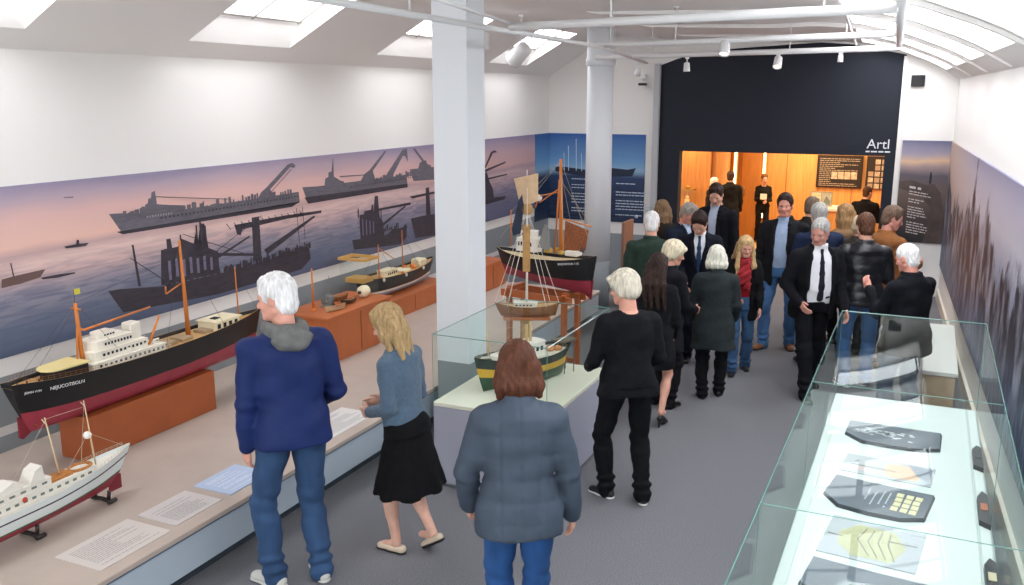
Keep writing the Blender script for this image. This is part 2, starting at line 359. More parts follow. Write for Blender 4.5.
# ------------------------------------------------------------------ murals
MURAL = [
 ('grey', [(5.22, 2.011), (5.33, 2.003), (5.59, 1.973), (5.97, 1.956), (6.55, 1.956), (7.07, 1.953), (7.66, 1.958), (7.67, 1.853), (7.54, 1.818), (5.34, 1.831)]),
 ('grey', [(5.58, 1.974), (5.6, 2.044), (5.63, 2.054), (5.64, 2.092), (5.67, 2.095), (5.68, 2.141), (5.72, 2.151), (5.73, 2.036), (5.83, 2.019), (6.05, 1.991), (6.06, 1.962), (5.97, 1.937)]),
 ('grey', [(7.02, 1.952), (7.07, 2.008), (7.15, 2.046), (7.5, 2.251), (7.58, 2.265), (7.63, 2.236), (7.61, 2.211), (7.54, 2.223), (7.21, 2.025), (7.26, 1.958)]),
 ('dark', [(5.28, 1.857), (7.65, 1.839), (7.67, 1.853), (7.54, 1.812), (5.34, 1.828)]),
 ('dark', [(5.14, 1.389), (5.26, 1.382), (5.72, 1.317), (6.49, 1.304), (7.2, 1.32), (7.79, 1.342), (7.81, 1.221), (7.64, 1.132), (6.38, 1.114), (5.27, 1.181)]),
 ('dark', [(5.7, 1.328), (5.73, 1.634), (5.8, 1.64), (5.8, 1.721), (5.85, 1.72), (5.86, 1.636), (5.94, 1.638), (5.96, 1.709), (6.12, 1.636), (6.15, 1.734), (6.17, 1.632), (6.22, 1.809), (6.27, 1.796), (6.3, 1.569), (6.42, 1.515), (6.42, 1.309)]),
 ('dark', [(5.42, 1.729), (5.44, 1.726), (5.48, 1.364), (5.45, 1.369)]),
 ('dark', [(6.91, 1.775), (7.02, 1.775), (7.02, 1.335), (6.9, 1.348)]),
 ('dark', [(6.66, 1.735), (7.43, 1.737), (8.04, 1.72), (8.03, 1.69), (7.43, 1.699), (6.77, 1.679), (6.74, 1.623), (6.69, 1.642)]),
 ('dark', [(7.06, 1.434), (7.9, 1.679), (7.92, 1.66), (7.11, 1.376)]),
 ('dark', [(6.3, 1.522), (7.02, 1.403), (7.02, 1.378), (6.31, 1.492)]),
 ('dark', [(6.26, 1.432), (6.86, 1.606), (6.87, 1.59), (6.29, 1.411)]),
 ('dark', [(7.2, 1.32), (7.4, 1.368), (7.6, 1.33), (7.66, 1.378), (7.77, 1.351), (7.79, 1.308)]),
 ('grey', [(7.72, 1.999), (8.0, 1.985), (8.83, 1.976), (9.32, 1.966), (9.83, 1.967), (9.85, 1.813), (7.81, 1.819)]),
 ('grey', [(8.11, 1.986), (8.13, 2.057), (8.19, 2.07), (8.19, 2.117), (8.25, 2.127), (8.28, 2.265), (8.29, 2.264), (8.29, 2.067), (8.4, 2.015), (8.48, 1.994), (8.48, 1.965)]),
 ('grey', [(8.8, 1.967), (8.89, 2.049), (9.0, 2.086), (9.34, 2.292), (9.38, 2.283), (9.07, 2.071), (9.12, 1.955)]),
 ('grey', [(9.3, 1.955), (9.75, 2.285), (9.86, 2.289), (9.87, 2.118), (9.81, 2.202), (9.75, 2.206), (9.47, 1.947)]),
 ('dark', [(7.75, 1.888), (9.85, 1.852), (9.85, 1.806), (7.81, 1.816)]),
 ('grey', [(9.91, 2.028), (10.53, 2.014), (10.53, 1.847), (10.0, 1.872)]),
 ('grey', [(10.12, 2.02), (10.16, 2.089), (10.25, 2.123), (10.33, 2.111), (10.36, 2.063), (10.45, 2.043), (10.46, 2.002)]),
 ('grey', [(10.0, 2.281), (10.05, 2.286), (10.28, 2.115), (10.23, 2.105)]),
 ('grey', [(8.4, 2.064), (8.89, 2.043), (8.89, 2.031), (8.4, 2.049)]),
 ('dark', [(8.59, 1.309), (8.84, 1.292), (9.28, 1.267), (9.52, 1.298), (9.8, 1.321), (9.8, 1.178), (9.63, 1.103), (8.63, 1.192)]),
 ('dark', [(8.76, 1.285), (8.76, 1.582), (8.85, 1.578), (8.86, 1.616), (9.0, 1.616), (9.02, 1.675), (9.05, 1.671), (9.05, 1.578), (9.09, 1.771), (9.16, 1.767), (9.18, 1.501), (9.25, 1.446), (9.28, 1.261)]),
 ('dark', [(9.16, 1.612), (9.91, 1.608), (9.91, 1.577), (9.17, 1.586)]),
 ('dark', [(9.22, 1.417), (9.78, 1.582), (9.79, 1.564), (9.24, 1.383)]),
 ('dark', [(9.34, 1.265), (9.46, 1.322), (9.7, 1.307), (9.79, 1.354), (9.82, 1.292)]),
 ('dark', [(9.91, 1.396), (10.16, 1.399), (10.56, 1.385), (10.55, 1.096), (10.01, 1.131)]),
 ('dark', [(10.3, 1.755), (10.39, 1.758), (10.42, 1.377), (10.3, 1.372)]),
 ('dark', [(9.89, 1.685), (10.55, 1.688), (10.55, 1.66), (9.96, 1.651)]),
 ('brown', [(4.23, 1.655), (4.36, 1.663), (4.59, 1.668), (4.54, 1.614), (4.36, 1.597), (4.22, 1.592)]),
 ('dark', [(4.31, 1.762), (4.32, 1.76), (4.33, 1.659), (4.32, 1.66)]),
 ('dark', [(4.54, 1.61), (4.68, 1.61), (4.84, 1.599), (4.85, 1.589), (4.68, 1.585), (4.56, 1.594)]),
 ('dark', [(4.77, 1.813), (4.88, 1.815), (4.89, 1.847), (4.91, 1.845), (4.91, 1.814), (5.0, 1.809), (4.97, 1.787), (4.79, 1.795)]),
 ('grey', [(4.81, 2.189), (4.9, 2.184), (4.9, 2.175), (4.82, 2.182)]),
 ('dark', [(12.02, 1.875), (12.26, 2.114), (12.38, 2.137), (12.49, 2.101), (12.33, 2.094), (12.1, 1.903)]),
 ('dark', [(12.02, 1.863), (12.78, 1.942), (12.78, 1.918), (12.03, 1.825)]),
 ('dark', [(12.02, 1.735), (12.84, 1.747), (12.84, 1.727), (12.03, 1.704)]),
 ('dark', [(12.02, 1.407), (12.41, 1.421), (12.8, 1.406), (12.73, 1.357), (12.03, 1.344)]),
 ('dark', [(12.02, 1.818), (12.12, 1.826), (12.2, 1.689), (12.32, 1.562), (12.36, 1.422), (12.02, 1.406)]),
]
def text_lines(mb, mi, org, dx, w, lines, h, gap, dz=(0, 0, 1), seed=1):
    """rows of small word-shaped bars; org = top left point, dx = unit direction of writing"""
    r = random.Random(seed); o = Vector(org); dx = Vector(dx).normalized(); up = Vector(dz).normalized()
    for i, frac in enumerate(lines):
        x = 0.; 
        while x < w*frac-.001:
            l = min(r.uniform(1.5, 6)*h, w*frac-x)
            a = o+dx*x-up*(gap*i); b = a+dx*l
            mb.add([a-up*h, b-up*h, b, a], [(0, 1, 2, 3)], mi); x += l+h*.8
sky = ramp_mat('sunset_sea_print', 2, [(0, '56617a'), (.16, '6a7489'), (.34, '9792a0'), (.46, 'd6b8b6'), (.54, 'e8cac2'), (.60, 'c9a8a8'), (.66, 'ecc2b4'), (.80, 'e0b9b4'), (.92, 'b8a4b2'), (1, '968ea8')], 1.08, 2.31, .5, wob=.16, wscale=(1, .8, 5), sea=(1.72, '56607c', (1, 3.0, 30), .6), extra=(1, 7.5, 13.5, '75668a', .35))
m = MB(); m.box((XL, 2.2, 1.08), (XL+.018, 13.95, 2.31), 0)
for i_, (c, pts) in enumerate(MURAL): m.poly([(XL+.0186+.00012*i_, y, z) for y, z in pts], {'grey': 1, 'dark': 2, 'brown': 3}[c])
rr = random.Random(3)
for (ya, za, yb, zb, n) in ((5.35, 1.99, 5.9, 1.96, 14), (5.95, 1.95, 7.55, 1.95, 34), (9.0, 1.95, 10.0, 1.96, 26), (5.72, 1.335, 6.5, 1.325, 16), (6.45, 1.32, 7.78, 1.36, 40), (8.75, 1.33, 9.6, 1.34, 18)):
    for i in range(n):
        t = (i+rr.random()*.8)/n; y = ya+(yb-ya)*t; z = za+(zb-za)*t; w = rr.uniform(.012, .05); h = rr.uniform(.01, .06)
        m.add([(XL+.0242+.00002*i, y, z-.02), (XL+.0242+.00002*i, y+w, z-.02), (XL+.0242+.00002*i, y+w, z+h), (XL+.0242+.00002*i, y, z+h)], [(0, 1, 2, 3)], 1 if za > 1.8 else 2)
def slot(y, z, w, h, mi=4): m.add([(XL+.0262, y, z), (XL+.0262, y+w, z), (XL+.0262, y+w, z+h), (XL+.0262, y, z+h)], [(0, 1, 2, 3)], mi)
for i in range(7): slot(5.79+i*.085, 1.36+.015*(i % 2), .032, .17-.008*i)
for i in range(4): slot(8.80+i*.075, 1.33, .022, .20-.02*i)
for i in range(10): slot(5.60+.03*i, 1.93, .014, .02, 5)
for i in range(40): slot(5.75+.048*i, 1.905+.001*(i % 3), .02, .014, 2)
for i in range(30): slot(8.6+.05*i, 1.915, .02, .014, 2)
for y, z, t in ((6.15, 1.52, 1.80), (6.2, 1.52, 1.83), (6.26, 1.5, 1.78), (5.95, 1.6, 1.74), (8.72, 1.55, 1.66), (9.12, 1.5, 1.62), (9.2, 1.45, 1.6)): slot(y, z, .018, t-z, 2)
for k in range(12): m.tube([(XL+.026, 6.55+k*.10, 1.76), (XL+.026, 6.60+k*.10, 1.70)], .004, 4, 2)
for a_, b_ in (((5.99, 1.74), (6.75, 1.45)), ((7.05, 1.78), (6.2, 1.45)), ((7.7, 1.80), (7.72, 1.45)), ((7.6, 1.79), (7.62, 1.42)), ((5.39, 1.62), (5.75, 1.36)), ((5.72, 2.1), (6.6, 1.99)), ((7.55, 2.2), (7.2, 1.99))): m.tube([(XL+.026, *a_), (XL+.026, *b_)], .003, 4, 2)
o = m.build('wall_mural', [sky, mat('print_grey_ship', '68656f', .6, var=.16, vscale=9, stretch=(1, 1, 6)), mat('print_dark_ship', '3a3640', .6, var=.2, vscale=7, stretch=(1, 1, 5)), mat('print_brown_ship', '6c5450', .6), mat('print_haze', '77718c', .6), mat('print_pale', 'a5a2ab', .6)])
tag(o, 'long mural of grey ships on a calm sea at pink sunset', 'mural')
blue = ramp_mat('blue_sea_print', 2, [(0, '0f1a30'), (.35, '1a2c4c'), (.52, '22395f'), (.60, '8fb3cf'), (.68, '6d9dca'), (1, '2a5a9e')], .80, 2.31, .5, wob=.08, wscale=(.7, .7, 6), sea=(1.6, '314f78', (3, 3, 40), .5))
def blue_panel(x0, x1, lab, y=YB, wrap=False):
    m = MB(); m.box((x0, y-.02, .84), (x1, y-.001, 2.31), 0)
    if wrap: m.box((XL+.001, 13.98, .84), (XL+.019, y, 2.31), 0)
    w = x1-x0; yy = y-.0215
    if wrap:
        m.poly([(x0+.12, yy, 1.66), (x0+.55, yy, 1.60), (x1-.05, yy, 1.60), (x1-.05, yy, 1.68), (x0+.7, yy, 1.70), (x0+.3, yy, 1.74), (x0+.1, yy, 1.74)], 1)
        for k, x in enumerate((.28, .36, .5, .6, .72, .85)): m.tube([(x0+x, yy, 1.68), (x0+x-.01, yy, 1.98+.12*(k % 3))], .006, 4, 2)
        text_lines(m, 2, (x0+.42, yy, 1.55), (1, 0, 0), .62, [.8, .0, .95, .9, 0, .85, 1, .95, .6, 0, .9, .7], .014, .050, seed=4)
    else:
        m.poly([(x0, yy, 1.60), (x0+.38, yy, 1.62), (x0+.44, yy, 1.76), (x0+.3, yy, 1.73), (x0, yy, 1.75)], 1)
        text_lines(m, 2, (x0+.1, yy, 1.50), (1, 0, 0), .62, [.55, 0, 0, 1, .8, 0, .8, .9, 1, .95, 0, .75], .015, .048, seed=5)
        m.lathe([(.001, 0), (.03, 0), (.03, .001)], 12, 2, Matrix.Translation((x1-.12, yy, .95)) @ Matrix.Rotation(PI/2, 4, 'X'))
    return tag(m.build('wall_panel', [blue, mat('print_navy_hull', '1c2940', .6), mat('print_white', 'c9d6e2', .6)]), lab, 'information panel')
blue_panel(XL+.02, -4.92, 'blue sea panel wrapping the corner beside the pink mural', wrap=True)
blue_panel(-4.86, -4.27, 'blue sea panel with white text between round column and dark wall')
# right wall: coast path panel and tree mural
path = ramp_mat('coast_path_print', 2, [(0, '1f2026'), (.25, '463b38'), (.5, '6a5850'), (.66, '5b5660'), (.74, 'a08b8b'), (.80, 'd7b595'), (.88, '9a93a6'), (1, '5c6180')], .80, 2.30, .5, wob=.14, wscale=(2, 2, 3))
m = MB(); m.box((-.37, YB-.02, .80), (.288, YB-.001, 2.30), 0); yy = YB-.0215
m.poly([(-.37, yy, 1.70), (-.2, yy, 1.72), (0, yy, 1.66), (.1, yy, 1.68), (.2, yy, 1.55), (.288, yy, 1.2), (.288, yy, .80), (.02, yy, .80), (.1, yy, 1.3), (-.05, yy, 1.5), (-.37, yy, 1.60)], 1)
m.poly([(0.035, yy-.0005, 1.68), (.065, yy-.0005, 1.68), (.068, yy-.0005, 1.78), (.058, yy-.0005, 1.85), (.042, yy-.0005, 1.85), (.034, yy-.0005, 1.78)], 2)
text_lines(m, 3, (-.22, yy-.001, 1.64), (1, 0, -.16), .16, [1], .034, .05, seed=8)
text_lines(m, 3, (-.22, yy-.001, 1.57), (1, 0, -.16), .30, [.85, 1, 0, .7, .5, 0, .7, .75, .8, .9, .4, 0, .8, .95, 1, .9, .6], .014, .038, seed=9)
tag(m.build('wall_panel', [path, mat('print_brown_path', '4a3e3a', .6, var=.3, vscale=5), mat('print_dark', '1f1c20', .6), mat('print_pale_text', 'd3cbc4', .6)]), 'dusk coast path panel with white text left of the tree mural', 'information panel')
def tree_mat():
    m = bpy.data.materials.new('dark_trees_print'); m.use_nodes = True; nt = m.node_tree; L = nt.links.new; N = nt.nodes.new; b = nt.nodes['Principled BSDF']; b.inputs['Roughness'].default_value = .5
    tc = N('ShaderNodeTexCoord'); sx = N('ShaderNodeSeparateXYZ'); L(tc.outputs['Object'], sx.inputs[0])
    mp = N('ShaderNodeMapping'); mp.inputs['Scale'].default_value = (1, .5, .30); L(tc.outputs['Object'], mp.inputs[0])
    n = N('ShaderNodeTexNoise'); n.inputs['Scale'].default_value = 1.6; n.inputs['Detail'].default_value = 7; n.inputs['Roughness'].default_value = .62; L(mp.outputs[0], n.inputs['Vector'])
    # trees: noise higher than a threshold that rises with height
    th = N('ShaderNodeMapRange'); th.inputs[1].default_value = .9; th.inputs[2].default_value = 2.15; th.inputs[3].default_value = .22; th.inputs[4].default_value = .62; L(sx.outputs[2], th.inputs[0])
    gt = N('ShaderNodeMath'); gt.operation = 'SUBTRACT'; L(n.outputs['Fac'], gt.inputs[0]); L(th.outputs[0], gt.inputs[1])
    sm = N('ShaderNodeMapRange'); sm.inputs[1].default_value = -.015; sm.inputs[2].default_value = .025; L(gt.outputs[0], sm.inputs[0])
    r = N('ShaderNodeValToRGB'); cr = r.color_ramp; mr = N('ShaderNodeMapRange'); mr.inputs[1].default_value = .45; mr.inputs[2].default_value = 2.3; L(sx.outputs[2], mr.inputs[0]); L(mr.outputs[0], r.inputs[0])
    st = [(0, '4a556f'), (.3, '5d6884'), (.55, '9094a8'), (.75, 'bbb8c2'), (.9, 'a9a8ba'), (1, '888aa8')]
    while len(cr.elements) < len(st): cr.elements.new(.5)
    for e, (p, c) in zip(cr.elements, st): e.position = p; e.color = (*hexc(c), 1)
    glow = N('ShaderNodeMapRange'); glow.inputs[1].default_value = 10.5; glow.inputs[2].default_value = 14.0; glow.inputs[4].default_value = .75; L(sx.outputs[1], glow.inputs[0])
    mx0 = N('ShaderNodeMix'); mx0.data_type = 'RGBA'; L(glow.outputs[0], mx0.inputs[0]); L(r.outputs[0], mx0.inputs[6]); mx0.inputs[7].default_value = (*hexc('c9a98f'), 1)
    w = N('ShaderNodeTexNoise'); w.inputs['Scale'].default_value = 5; w.inputs['Detail'].default_value = 5; mp3 = N('ShaderNodeMapping'); mp3.inputs['Scale'].default_value = (1, .8, .45); L(tc.outputs['Object'], mp3.inputs[0]); L(mp3.outputs[0], w.inputs['Vector'])
    tr = N('ShaderNodeValToRGB'); tr.color_ramp.elements[0].position = .45; tr.color_ramp.elements[0].color = (*hexc('2c2b36'), 1); tr.color_ramp.elements[1].position = .66; tr.color_ramp.elements[1].color = (*hexc('9a98a6'), 1); L(w.outputs['Fac'], tr.inputs[0])
    mx = N('ShaderNodeMix'); mx.data_type = 'RGBA'; L(sm.outputs[0], mx.inputs[0]); L(mx0.outputs[2], mx.inputs[6]); L(tr.outputs[0], mx.inputs[7])
    # blue stream at the foot
    s2 = N('ShaderNodeMapRange'); s2.inputs[1].default_value = 1.15; s2.inputs[2].default_value = .75; s2.inputs[4].default_value = .8; L(sx.outputs[2], s2.inputs[0])
    ws = N('ShaderNodeTexNoise'); ws.inputs['Scale'].default_value = 3; ws.inputs['Detail'].default_value = 6; mp4 = N('ShaderNodeMapping'); mp4.inputs['Scale'].default_value = (1, 5, 1.2); mp4.inputs['Rotation'].default_value = (.6, 0, 0); L(tc.outputs['Object'], mp4.inputs[0]); L(mp4.outputs[0], ws.inputs['Vector'])
    wr = N('ShaderNodeValToRGB'); wr.color_ramp.elements[0].position = .4; wr.color_ramp.elements[0].color = (*hexc('1f2c4c'), 1); wr.color_ramp.elements[1].position = .72; wr.color_ramp.elements[1].color = (*hexc('8093b4'), 1); L(ws.outputs['Fac'], wr.inputs[0])
    mx2 = N('ShaderNodeMix'); mx2.data_type = 'RGBA'; L(s2.outputs[0], mx2.inputs[0]); L(mx.outputs[2], mx2.inputs[6]); L(wr.outputs[0], mx2.inputs[7])
    L(mx2.outputs[2], b.inputs['Base Color']); return m
m = MB(); a, b = 14.58, .3; t = .018
def rq(y, z, e=t): return (xr(y)-e, y, z)
m.add([rq(b, .48), rq(a, .48), rq(a, 2.30), rq(b, 2.30), rq(b, .48, 0), rq(a, .48, 0), rq(a, 2.30, 0), rq(b, 2.30, 0)], [(0, 1, 2, 3), (3, 2, 6, 7), (0, 4, 5, 1), (0, 3, 7, 4), (1, 5, 6, 2)])
tag(m.build('wall_mural', tree_mat()), 'tall mural of dark bare trees above a blue stream on right-side wall', 'mural')
# skirting and low plinth by the right wall
m = MB(); m.add([rq(.2, 0, .03), rq(14.5, 0, .03), rq(14.5, .14, .03), rq(.2, .14, .03), rq(.2, 0, 0), rq(14.5, 0, 0), rq(14.5, .14, 0), rq(.2, .14, 0)], [(0, 1, 2, 3), (3, 2, 6, 7), (0, 3, 7, 4), (1, 5, 6, 2)])
tag(m.build('baseboard_right', mat('cream_skirting', 'd8d0c2', .6)), kind='structure')
pl = empty('plinth', (.27, 9.75, 0), 0, 'low tan bench plinth with white top between suited man and tree mural', 'plinth')
m = MB(); m.box((-.13, -.95, 0), (.13, .95, .44)); m.build('body', mat('tan_board', 'b59a7c', .7, var=.1), pl)
m = MB(); m.box((-.15, -.97, .44), (.15, .97, .48), bev=.005); m.build('top', mat('white_laminate', 'dedcd6', .4), pl)
# ------------------------------------------------------------------ lower hall beyond the opening
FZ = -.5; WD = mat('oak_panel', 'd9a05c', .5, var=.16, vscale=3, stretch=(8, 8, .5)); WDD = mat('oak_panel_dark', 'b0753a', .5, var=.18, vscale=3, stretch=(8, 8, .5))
m = MB(); m.box((-8, YB+.25, FZ-.1), (1.4, 23, FZ)); tag(m.build('floor_lower', mat('oak_floor', 'b07a3e', .45, var=.2, vscale=3, stretch=(6, .6, 1))), kind='structure')
m = MB(); m.box((-8, YB+.15, FZ), (1.4, YB+.25, 0)); tag(m.build('wall_step', WDD), kind='structure')
m = MB(); m.box((-8, 22.7, FZ), (1.4, 22.8, 2.8))
for i in range(12): m.box((-7.6+i*.75, 22.685, FZ), (-7.59+i*.75, 22.7, 2.8), 1)
tag(m.build('wall_far', [WD, WDD]), kind='structure')
m = MB(); m.box((-8.1, YB+.25, FZ), (-8, 22.8, 2.8)); tag(m.build('wall_far_left', WDD), kind='structure')
m = MB(); m.box((1.4, YB+.25, FZ), (1.5, 22.8, 2.8)); tag(m.build('wall_far_right', WDD), kind='structure')
m = MB(); m.box((-8, YB+.2, 2.8), (1.4, 22.8, 2.9)); tag(m.build('ceiling_far', mat('warm_plaster', 'd9b98a', .8)), kind='structure')
m = MB(); m.box((-5.9, 20.9, FZ), (-4.55, 21.0, 2.8)); m.box((-4.55, 21.0, FZ), (-4.45, 22.7, 2.8)); tag(m.build('wall_alcove', WDD), kind='structure')
st = mat('warm_strip_lamp', 'ffe0a0', .4, emit='ffd48a', estr=9)
for k, x in enumerate((-4.32, -3.62)):
    r_ = empty('strip_light', (x, 22.6, 0), 0, ('tall warm light strip by the alcove edge in the oak hall', 'tall warm light strip behind the woman in the oak hall')[k], 'light')
    m = MB(); m.box((-.025, 0, .0), (.025, .03, 2.5)); m.build('lamp', st, r_)
    m = MB(); m.box((-.06, .03, -.03), (.06, .06, 2.53)); m.build('housing', WDD, r_)
dr = empty('door_1', (-3.95, 22.62, FZ)); dr['kind'] = 'structure'
m = MB(); m.box((-.2, 0, 0), (.26, .06, 2.3)); m.build('door_leaf', mat('door_oak', 'b87a38', .5, var=.12, vscale=3, stretch=(6, 6, .5)), dr)
m = MB(); m.tube([(-.12, -.03, 1.0), (-.12, -.03, 1.25)], .012, 8); m.tube([(-.12, 0, 1.02), (-.12, -.03, 1.02)], .008, 6); m.tube([(-.12, 0, 1.23), (-.12, -.03, 1.23)], .008, 6); m.build('door_handle', mat('steel', '8a8a8a', .3, 1), dr)
def poster(x0, x1, z0, z1, lab, sd):
    p = empty('poster', ((x0+x1)/2, 22.66, (z0+z1)/2), 0, lab, 'poster'); w = (x1-x0)/2; h = (z1-z0)/2; r = random.Random(sd)
    m = MB(); m.box((-w, -.02, -h), (w, .03, h)); m.build('frame', mat('poster_frame', '2a1710', .5), p)
    m = MB(); m.box((-w+.03, -.024, -h+.03), (w-.03, -.021, h-.03), 0)
    if sd == 1:
        text_lines(m, 1, (-w+.06, -.026, h-.07), (1, 0, 0), 2*w-.12, [1, 1, .5, .95, .6, .4, .95, .3, .3, .28, .3, .28, .3, .9, .95], .018, .045, seed=sd)
        for i in range(4): m.add([(-w+.34+i*.145, -.027, -.17), (-w+.47+i*.145, -.027, -.17), (-w+.47+i*.145, -.027, -.0), (-w+.34+i*.145, -.027, .0)], [(0, 1, 2, 3)], 2)
    else:
        for i in range(3):
            for j in range(5):
                if r.random() < .85: x = -w+.05+i*.14; z = h-.07-j*.14; m.add([(x, -.027, z-.11), (x+.11, -.027, z-.11), (x+.11, -.027, z), (x, -.027, z)], [(0, 1, 2, 3)], 1+(i+j) % 2)
    m.build('print', [mat('poster_black', '241d1a', .5), mat('poster_text', 'a89684', .6), mat('poster_photo', 'c4b19c', .6, var=.4, vscale=20)], p)
poster(-2.40, -1.38, .80, 1.56, 'large black poster with text and a photo strip on oak wall', 1)
poster(-1.30, -.72, .80, 1.56, 'narrower black poster of small pictures beside the large text poster', 2)
ct = empty('counter', (-1.2, 19.9, FZ), 0, 'long reception counter with bright white top in the oak hall', 'counter')
m = MB(); m.box((-.95, -.28, 0), (.95, .28, 1.1)); m.build('body', WD, ct)
m = MB(); m.box((-1.0, -.33, 1.1), (1.0, .33, 1.16), bev=.008); m.build('top', mat('counter_white', 'f4efe4', .3), ct)
pf = empty('picture_frame', (-1.98, 19.9, .665), 0, 'twin landscape pictures in a thin frame standing on the white counter', 'picture frame')
m = MB(); m.box((-.22, -.01, 0), (.22, .012, .30)); m.build('frame', mat('grey_frame', '8d8b80', .5), pf)
m = MB(); m.box((-.205, -.014, .015), (-.005, -.011, .285)); m.poly([(-.19, -.0155, .03), (-.12, -.0155, .2), (-.03, -.0155, .05)], 1); m.build('picture', [mat('pic_cream', 'd9d6b4', .6, var=.2, vscale=12), mat('pic_green', '5f6a4a', .6)], pf)
m = MB(); m.box((.005, -.014, .015), (.205, -.011, .285)); m.poly([(.03, -.0155, .03), (.1, -.0155, .22), (.19, -.0155, .1), (.19, -.0155, .03)], 1); m.build('picture', [mat('pic_grey', 'b5b9ae', .6, var=.2, vscale=12), mat('pic_slate', '7c857f', .6)], pf)
bx = empty('bench', (-3.25, 18.6, FZ), 0, 'low oak bench in front of the woman holding papers', 'bench')
m = MB(); m.box((-.45, -.2, .38), (.45, .2, .43), bev=.006); m.build('seat', WD, bx)
for x in (-.38, .38):
    m = MB(); m.box((x-.03, -.17, 0), (x+.03, .17, .38)); m.build('leg', WDD, bx)
vt = empty('display_cabinet', (-5.0, 20.6, FZ), 0, 'small lit display cabinet glowing yellow against the oak alcove', 'display cabinet')
m = MB(); m.box((-.17, -.15, 0), (.17, .15, .75)); m.build('body', WD, vt)
m = MB(); m.box((-.15, -.13, .75), (.15, .13, .78)); m.build('lamp', mat('cabinet_lamp', 'fff0c0', .4, emit='ffe6a8', estr=5), vt)
m = MB(); m.box((-.16, -.14, .78), (.16, .14, 1.3)); m.build('glass', glass('clear_glass', (.96, .98, .97), .8), vt)
m = MB(); m.box((-.17, -.15, 1.3), (.17, .15, 1.34)); m.lathe([(.05, 1.34), (.04, 1.40), (.001, 1.42)], 12); m.build('lid', mat('brass', 'b08a4a', .3, .8), vt)
m = MB(); m.box((-.05, -.04, .78), (.05, .04, 1.1)); m.lathe([(.03, 1.1), (.05, 1.15), (.001, 1.2)], 12); m.build('ornament', mat('ivory', 'f0e2b4', .5), vt)
# ------------------------------------------------------------------ display platform
pf = empty('display_platform', (-4.92, 6.3, 0), 0, 'long low display platform with beige top and pale blue front under the mural', 'platform')
X0, X1, YA, YE = XL+.002+4.92, -3.86+4.92, 1.2-6.3, 11.25-6.3
m = MB(); m.box((X0, YA+.05, 0), (X1-.10, YE-.05, .10)); m.build('plinth_base', mat('dark_slate_paint', '3b464f', .7), pf)
m = MB(); m.box((X0, YA, .10), (X1-.02, YE, .34)); m.build('body', mat('pale_blue_front', 'b3c0cb', .5), pf)
m = MB(); m.box((X0, YA-.01, .345), (X1, YE+.01, .38), 0, bev=.004); m.build('top', mat('beige_top', 'b9aa9e', .55, var=.05, vscale=4), pf)
m = MB(); m.box((X1-.018, YA, .335), (X1-.006, YE, .346)); m.build('edge_strip', mat('steel_blue_edge', '51667a', .4), pf)
def flat_panel(loc, w, l, rz, lab, col, sd, tx='9a9896', lines=14):
    p = MB(); p.box((-w/2, -l/2, 0), (w/2, l/2, .006), 0)
    r = random.Random(sd); rows = [r.choice([.9, 1, .8, .55, 0, .95]) for _ in range(lines)]
    text_lines(p, 1, (w/2-.04, -l/2+.05, .0068), (0, 1, 0), l-.1, rows, .006, (w-.08)/lines, dz=(1, 0, 0), seed=sd)
    o = p.build('label_panel', [mat('panel_'+col, col, .35), mat('panel_ink_'+tx, tx, .6)], None, lab, loc); o.rotation_euler = (0, 0, rz)
    return tag(o, None, 'information panel')
flat_panel((-4.13, 3.42, .381), .36, .52, 0, 'long pale text panel lying beside the white yacht', 'd3cbc4', 1)
flat_panel((-4.13, 3.94, .381), .32, .40, 0, 'pale text panel between the yacht panel and the bluish lit panel', 'cfc9c6', 2)
flat_panel((-4.13, 4.42, .381), .32, .40, 0, 'bluish bright text panel by the man in navy jacket', 'b9cbe6', 3, 'eef4ff')
flat_panel((-4.13, 5.62, .381), .34, .62, 0, 'white text panel between the navy jacket man and the blond woman', 'e0dedb', 4)
